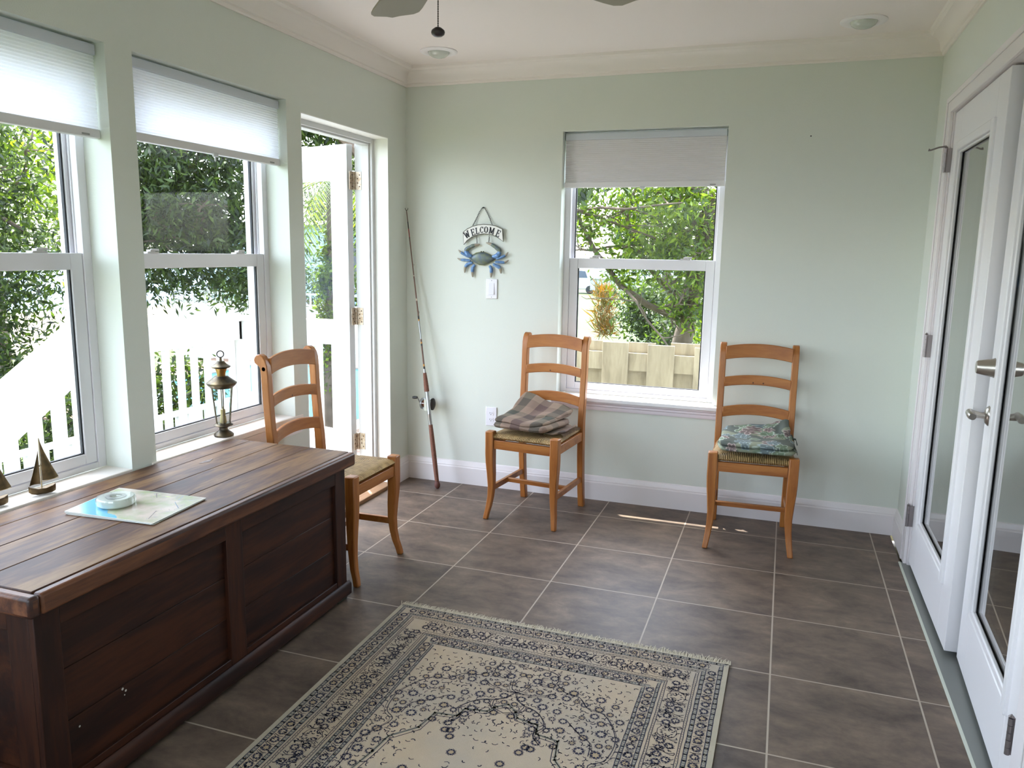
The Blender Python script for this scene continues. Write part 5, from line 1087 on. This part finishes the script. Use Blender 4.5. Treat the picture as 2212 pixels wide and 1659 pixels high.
tree('oak_tree', 'dark green tree crown seen above the open white door', (-1.3, 2.7, GZ), [(-1.3, 2.7, GZ), (-1.32, 2.7, .6), (-1.4, 2.6, 1.9), (-1.8, 2.4, 2.7)], [.13, .12, .11, .08],
     [((-2.25, 2.25, 2.78), (.75, .55, .40), 6500)], .10, .30, leaf1, 3)
tree('oak_tree', 'tall background trees beyond the deck at the far left', (-12, 6.5, GZ), [(-12, 6.5, GZ), (-12, 6.5, 2), (-12, 6.5, 4)], [.2, .16, .1],
     [((-11.5, 5.0, 2.6), (2.2, 2.5, 2.0), 4500), ((-12.5, 7.5, 3.4), (2.2, 2.2, 1.6), 3500)], .20, .4, leaf2, 14)
tree('oak_tree', 'tree rising behind the pool seen through the glass of the open door', (-7.6, 14.6, GZ), [(-7.6, 14.6, GZ), (-7.6, 14.6, .8), (-7.5, 14.4, 2.0), (-7.4, 14.3, 3.0)], [.14, .12, .10, .08], [((-8.2, 14.2, 3.0), (2.2, .8, 1.5), 11000), ((-6.6, 14.4, 4.0), (1.2, .8, 1.0), 2500)], .16, .35, leaf1, 15)
# palm behind the door glass
pm = thing('palm_tree', 'small palm with arching fronds and an ivy covered trunk behind the door glass', 'tree', (-3.05, 3.95, GZ))
m = MB(); m.tube([(-3.05, 3.95, GZ), (-3.04, 3.95, 0), (-3.0, 3.98, 1.0), (-2.98, 4.0, 2.15)], [.10, .09, .08, .09], 12); m.build('trunk', bark, pm, smooth=True)
rnd = random.Random(6); m = MB()
for k in range(26):
    a = k*2*PI/26+rnd.uniform(-.15, .15); up_ = rnd.uniform(.1, .6); L_ = rnd.uniform(.8, 1.15); c = Vector((-2.98, 4.0, 2.18)); q = []
    for i in range(10): t = i/9; q.append(c+Vector((math.cos(a)*L_*t, math.sin(a)*L_*t, up_*t*1.2-1.15*t*t)))
    m.tube(q, [.008*(1-.08*i) for i in range(10)], 5)
    for i in range(1, 9):
        for j in (0, .5):
            pnt = q[i].lerp(q[i+1], j); d = (q[i+1]-q[i]).normalized(); sd_ = d.cross(Vector((0, 0, 1))).normalized()
            for s in (-1, 1): e_ = pnt+(sd_*s*.8+d*.7+Vector((0, 0, -.45)))*.22; wv = d*.014; m.add([pnt-wv, pnt+wv, e_], [(0, 1, 2)])
m.build('fronds', leaf2, pm); leaves('ivy', [((-3.03, 3.96, .6), (.15, .15, 1.15), 3600)], .07, .5, leaf2, pm, 77, (-3.05, 3.95, GZ))
shrub_row = 1
# hedge and house beyond the pool
def shrub(nm, lb, c, r, cnt, L, wf, mt, seed, cat='shrub', group=None):
    o = thing(nm, lb, cat, (c[0], c[1], GZ), group=group); leaves('foliage', [(c, r, cnt)], L, wf, mt, o, seed, (c[0], c[1], GZ)); rnd = random.Random(seed); m = MB()
    for k in range(6): m.tube([(c[0]+rnd.gauss(0, .08), c[1]+rnd.gauss(0, .08), GZ), (c[0]+rnd.uniform(-.3, .3)*r[0], c[1]+rnd.uniform(-.3, .3)*r[1], c[2]*.5+GZ*.5), (c[0]+rnd.uniform(-.7, .7)*r[0], c[1]+rnd.uniform(-.7, .7)*r[1], c[2]+r[2]*.4)], [.03, .02, .008], 6)
    m.build('stems', bark, o); return o
shrub('hedge', 'dark clipped hedge behind the far railing seen through the door glass', (-8.5, 12.3, .2), (3.6, 1.0, .85), 9000, .12, .45, leaf1, 21, 'hedge')
hs_ = thing('neighbour_house', 'pale blue house far beyond the pool seen through the door glass', 'house', (-11.5, 18, GZ))
MB().box(-15, -8.8, 16, 20, GZ, 2.1).build('house_wall', mat('pale_blue_siding', (150, 184, 200), .7), hs_)
m = MB().prism([(15.6, 2.1), (20.4, 2.1), (18, 3.3)], 'x', -15.3, -8.5); m.build('house_roof', mat('grey_shingles', (140, 140, 140), .8), hs_)
MB().box(-10.6, -9.7, 15.97, 16.0, .6, 1.6).build('house_window', mat('dark_window', (60, 70, 84), .2), hs_)
shrub('deck_shrub', 'dark green shrubs growing behind the deck railing in the lantern window', (-3.2, .9, -.12), (.40, 1.25, .6), 7500, .09, .32, leaf1, 61)
shrub('deck_shrub', 'dark shrubs behind the stair railing in the leftmost window', (-3.2, -1.6, -.35), (.40, 1.0, .55), 4500, .09, .32, leaf1, 62)
# back garden through the back window
tree('oak_tree', 'branching tree with a grey trunk beyond the board fence in the back window', (.66, 7.8, GZ), [(.60, 7.8, GZ), (.66, 7.8, -.3), (.80, 7.7, .4), (.95, 7.5, 1.2), (1.1, 7.3, 2.2)], [.22, .17, .14, .12, .09],
     [((-.1, 6.9, 2.2), (1.4, .8, 1.0), 4200), ((1.2, 6.7, 2.0), (1.1, .8, 1.0), 2600), ((.4, 7.0, 1.3), (.9, .6, .5), 1500), ((.95, 7.2, .75), (.5, .4, .35), 500), ((.4, 7.2, 3.2), (2.0, 1.2, .8), 3000)], .12, .33, leaf2, 5, r0=.055)
tree('oak_tree', 'darker leafy branch hanging in front at the upper left of the back window', (-1.6, 4.6, GZ), [(-1.9, 4.9, GZ), (-1.8, 4.8, .5), (-1.5, 4.6, 1.6), (-1.0, 4.3, 2.3)], [.10, .09, .07, .05],
     [((-.55, 4.0, 2.0), (.55, .5, .42), 900), ((-.2, 4.0, 2.35), (.8, .5, .35), 900)], .13, .36, leaf1, 6, r0=.03, droop=1.2)
shrub('garden_bush', 'leafy green bush under the tree in the middle of the back window', (-.35, 12.2, .2), (.85, .6, .8), 5200, .12, .4, leaf1, 31)
shrub('garden_bush', 'tangled bush beside the grey trunk at the right of the back window', (1.25, 9.3, .1), (.6, .55, .9), 3200, .11, .4, leaf2, 32)
shrub('garden_bush', 'small dark bush behind the grey trunk in the back window', (.25, 10.5, -.1), (.45, .5, .65), 2200, .11, .35, leaf1, 33)
og = thing('ornamental_grass', 'clump of orange tipped ornamental grass at the left of the green bush', 'plant', (-1.98, 14.6, GZ)); leaves('blades', [((-1.98, 14.6, .25), (.28, .3, .38), 420), ((-1.95, 14.6, -.35), (.25, .25, .35), 400)], .38, .07, leaf3, og, 41, (-1.98, 14.6, GZ), -1.2)
for i, (x, y, h, lb) in enumerate(((-21, 62, 9, 'distant green tree at the far end of the lawn, left'), (-7, 60, 8, 'distant green tree at the far end of the lawn, middle'), (7, 64, 10, 'distant green tree at the far end of the lawn, right'), (20, 50, 8, 'distant green tree to the right behind the garden'))):
    tree('distant_tree', lb, (x, y, GZ), [(x, y, GZ), (x, y, 1), (x, y, 3)], [.4, .3, .2], [((x, y, h*.45), (5, 3, h*.5), 3800)], .55, .5, leaf1, 50+i, r0=.15)
# things at the far end of the lawn
vh = thing('parked_cart', 'small white rounded vehicle at the far end of the lawn', 'vehicle', (-9.6, 42.5, GZ)); wp = mat('white_car_paint', (222, 224, 226), .3)
MB().prism([(-10.3, GZ+.25), (-8.7, GZ+.25), (-8.6, GZ+.75), (-8.9, GZ+.95), (-9.1, GZ+1.45), (-9.7, GZ+1.6), (-10.1, GZ+1.45), (-10.35, GZ+.9)], 'y', 42.0, 43.2).build('car_body', wp, vh, bevel=.08)
MB().prism([(-10.0, GZ+.95), (-9.15, GZ+.95), (-9.3, GZ+1.35), (-9.9, GZ+1.4)], 'y', 41.97, 42.01).build('windshield', mat('dark_window', (60, 70, 84), .2), vh)
for x in (-10.0, -9.0): MB().lathe([(.22, 41.95), (.25, 41.97), (.25, 42.1), (.22, 42.12)], (x, 0, GZ+.25), 16, axis='y').build('wheel', rubber, vh)
tl_ = thing('flat_trailer', 'low grey trailer box parked on the lawn right of the white vehicle', 'trailer', (-7.6, 41, GZ)); MB().box(-8.6, -5.6, 40.4, 41.6, GZ+.30, GZ+.95).box(-8.7, -5.5, 40.3, 41.7, GZ+.95, GZ+1.03).build('trailer_box', mat('grey_steel', (142, 148, 150), .5), tl_)
for x in (-8.0, -6.2): MB().lathe([(.28, 40.35), (.30, 40.37), (.30, 40.5), (.28, 40.52)], (x, 0, GZ+.3), 16, axis='y').build('wheel', rubber, tl_)
vh = thing('parked_car', 'white car mostly hidden behind the bush at the right of the back window', 'vehicle', (1.9, 15.5, GZ))
MB().prism([(.9, GZ+.3), (4.6, GZ+.3), (4.6, GZ+.85), (3.9, GZ+.95), (3.3, GZ+1.4), (1.9, GZ+1.42), (1.3, GZ+.95), (.9, GZ+.88)], 'y', 14.7, 16.2).build('car_body', wp, vh, bevel=.06)
MB().prism([(1.5, GZ+.95), (3.6, GZ+.95), (3.2, GZ+1.33), (1.95, GZ+1.35)], 'y', 14.67, 14.71).build('side_window', mat('dark_window', (60, 70, 84), .2), vh)
for x in (1.5, 3.9): MB().lathe([(.28, 14.66), (.32, 14.68), (.32, 14.85), (.28, 14.87)], (x, 0, GZ+.32), 20, axis='y').build('wheel', rubber, vh)
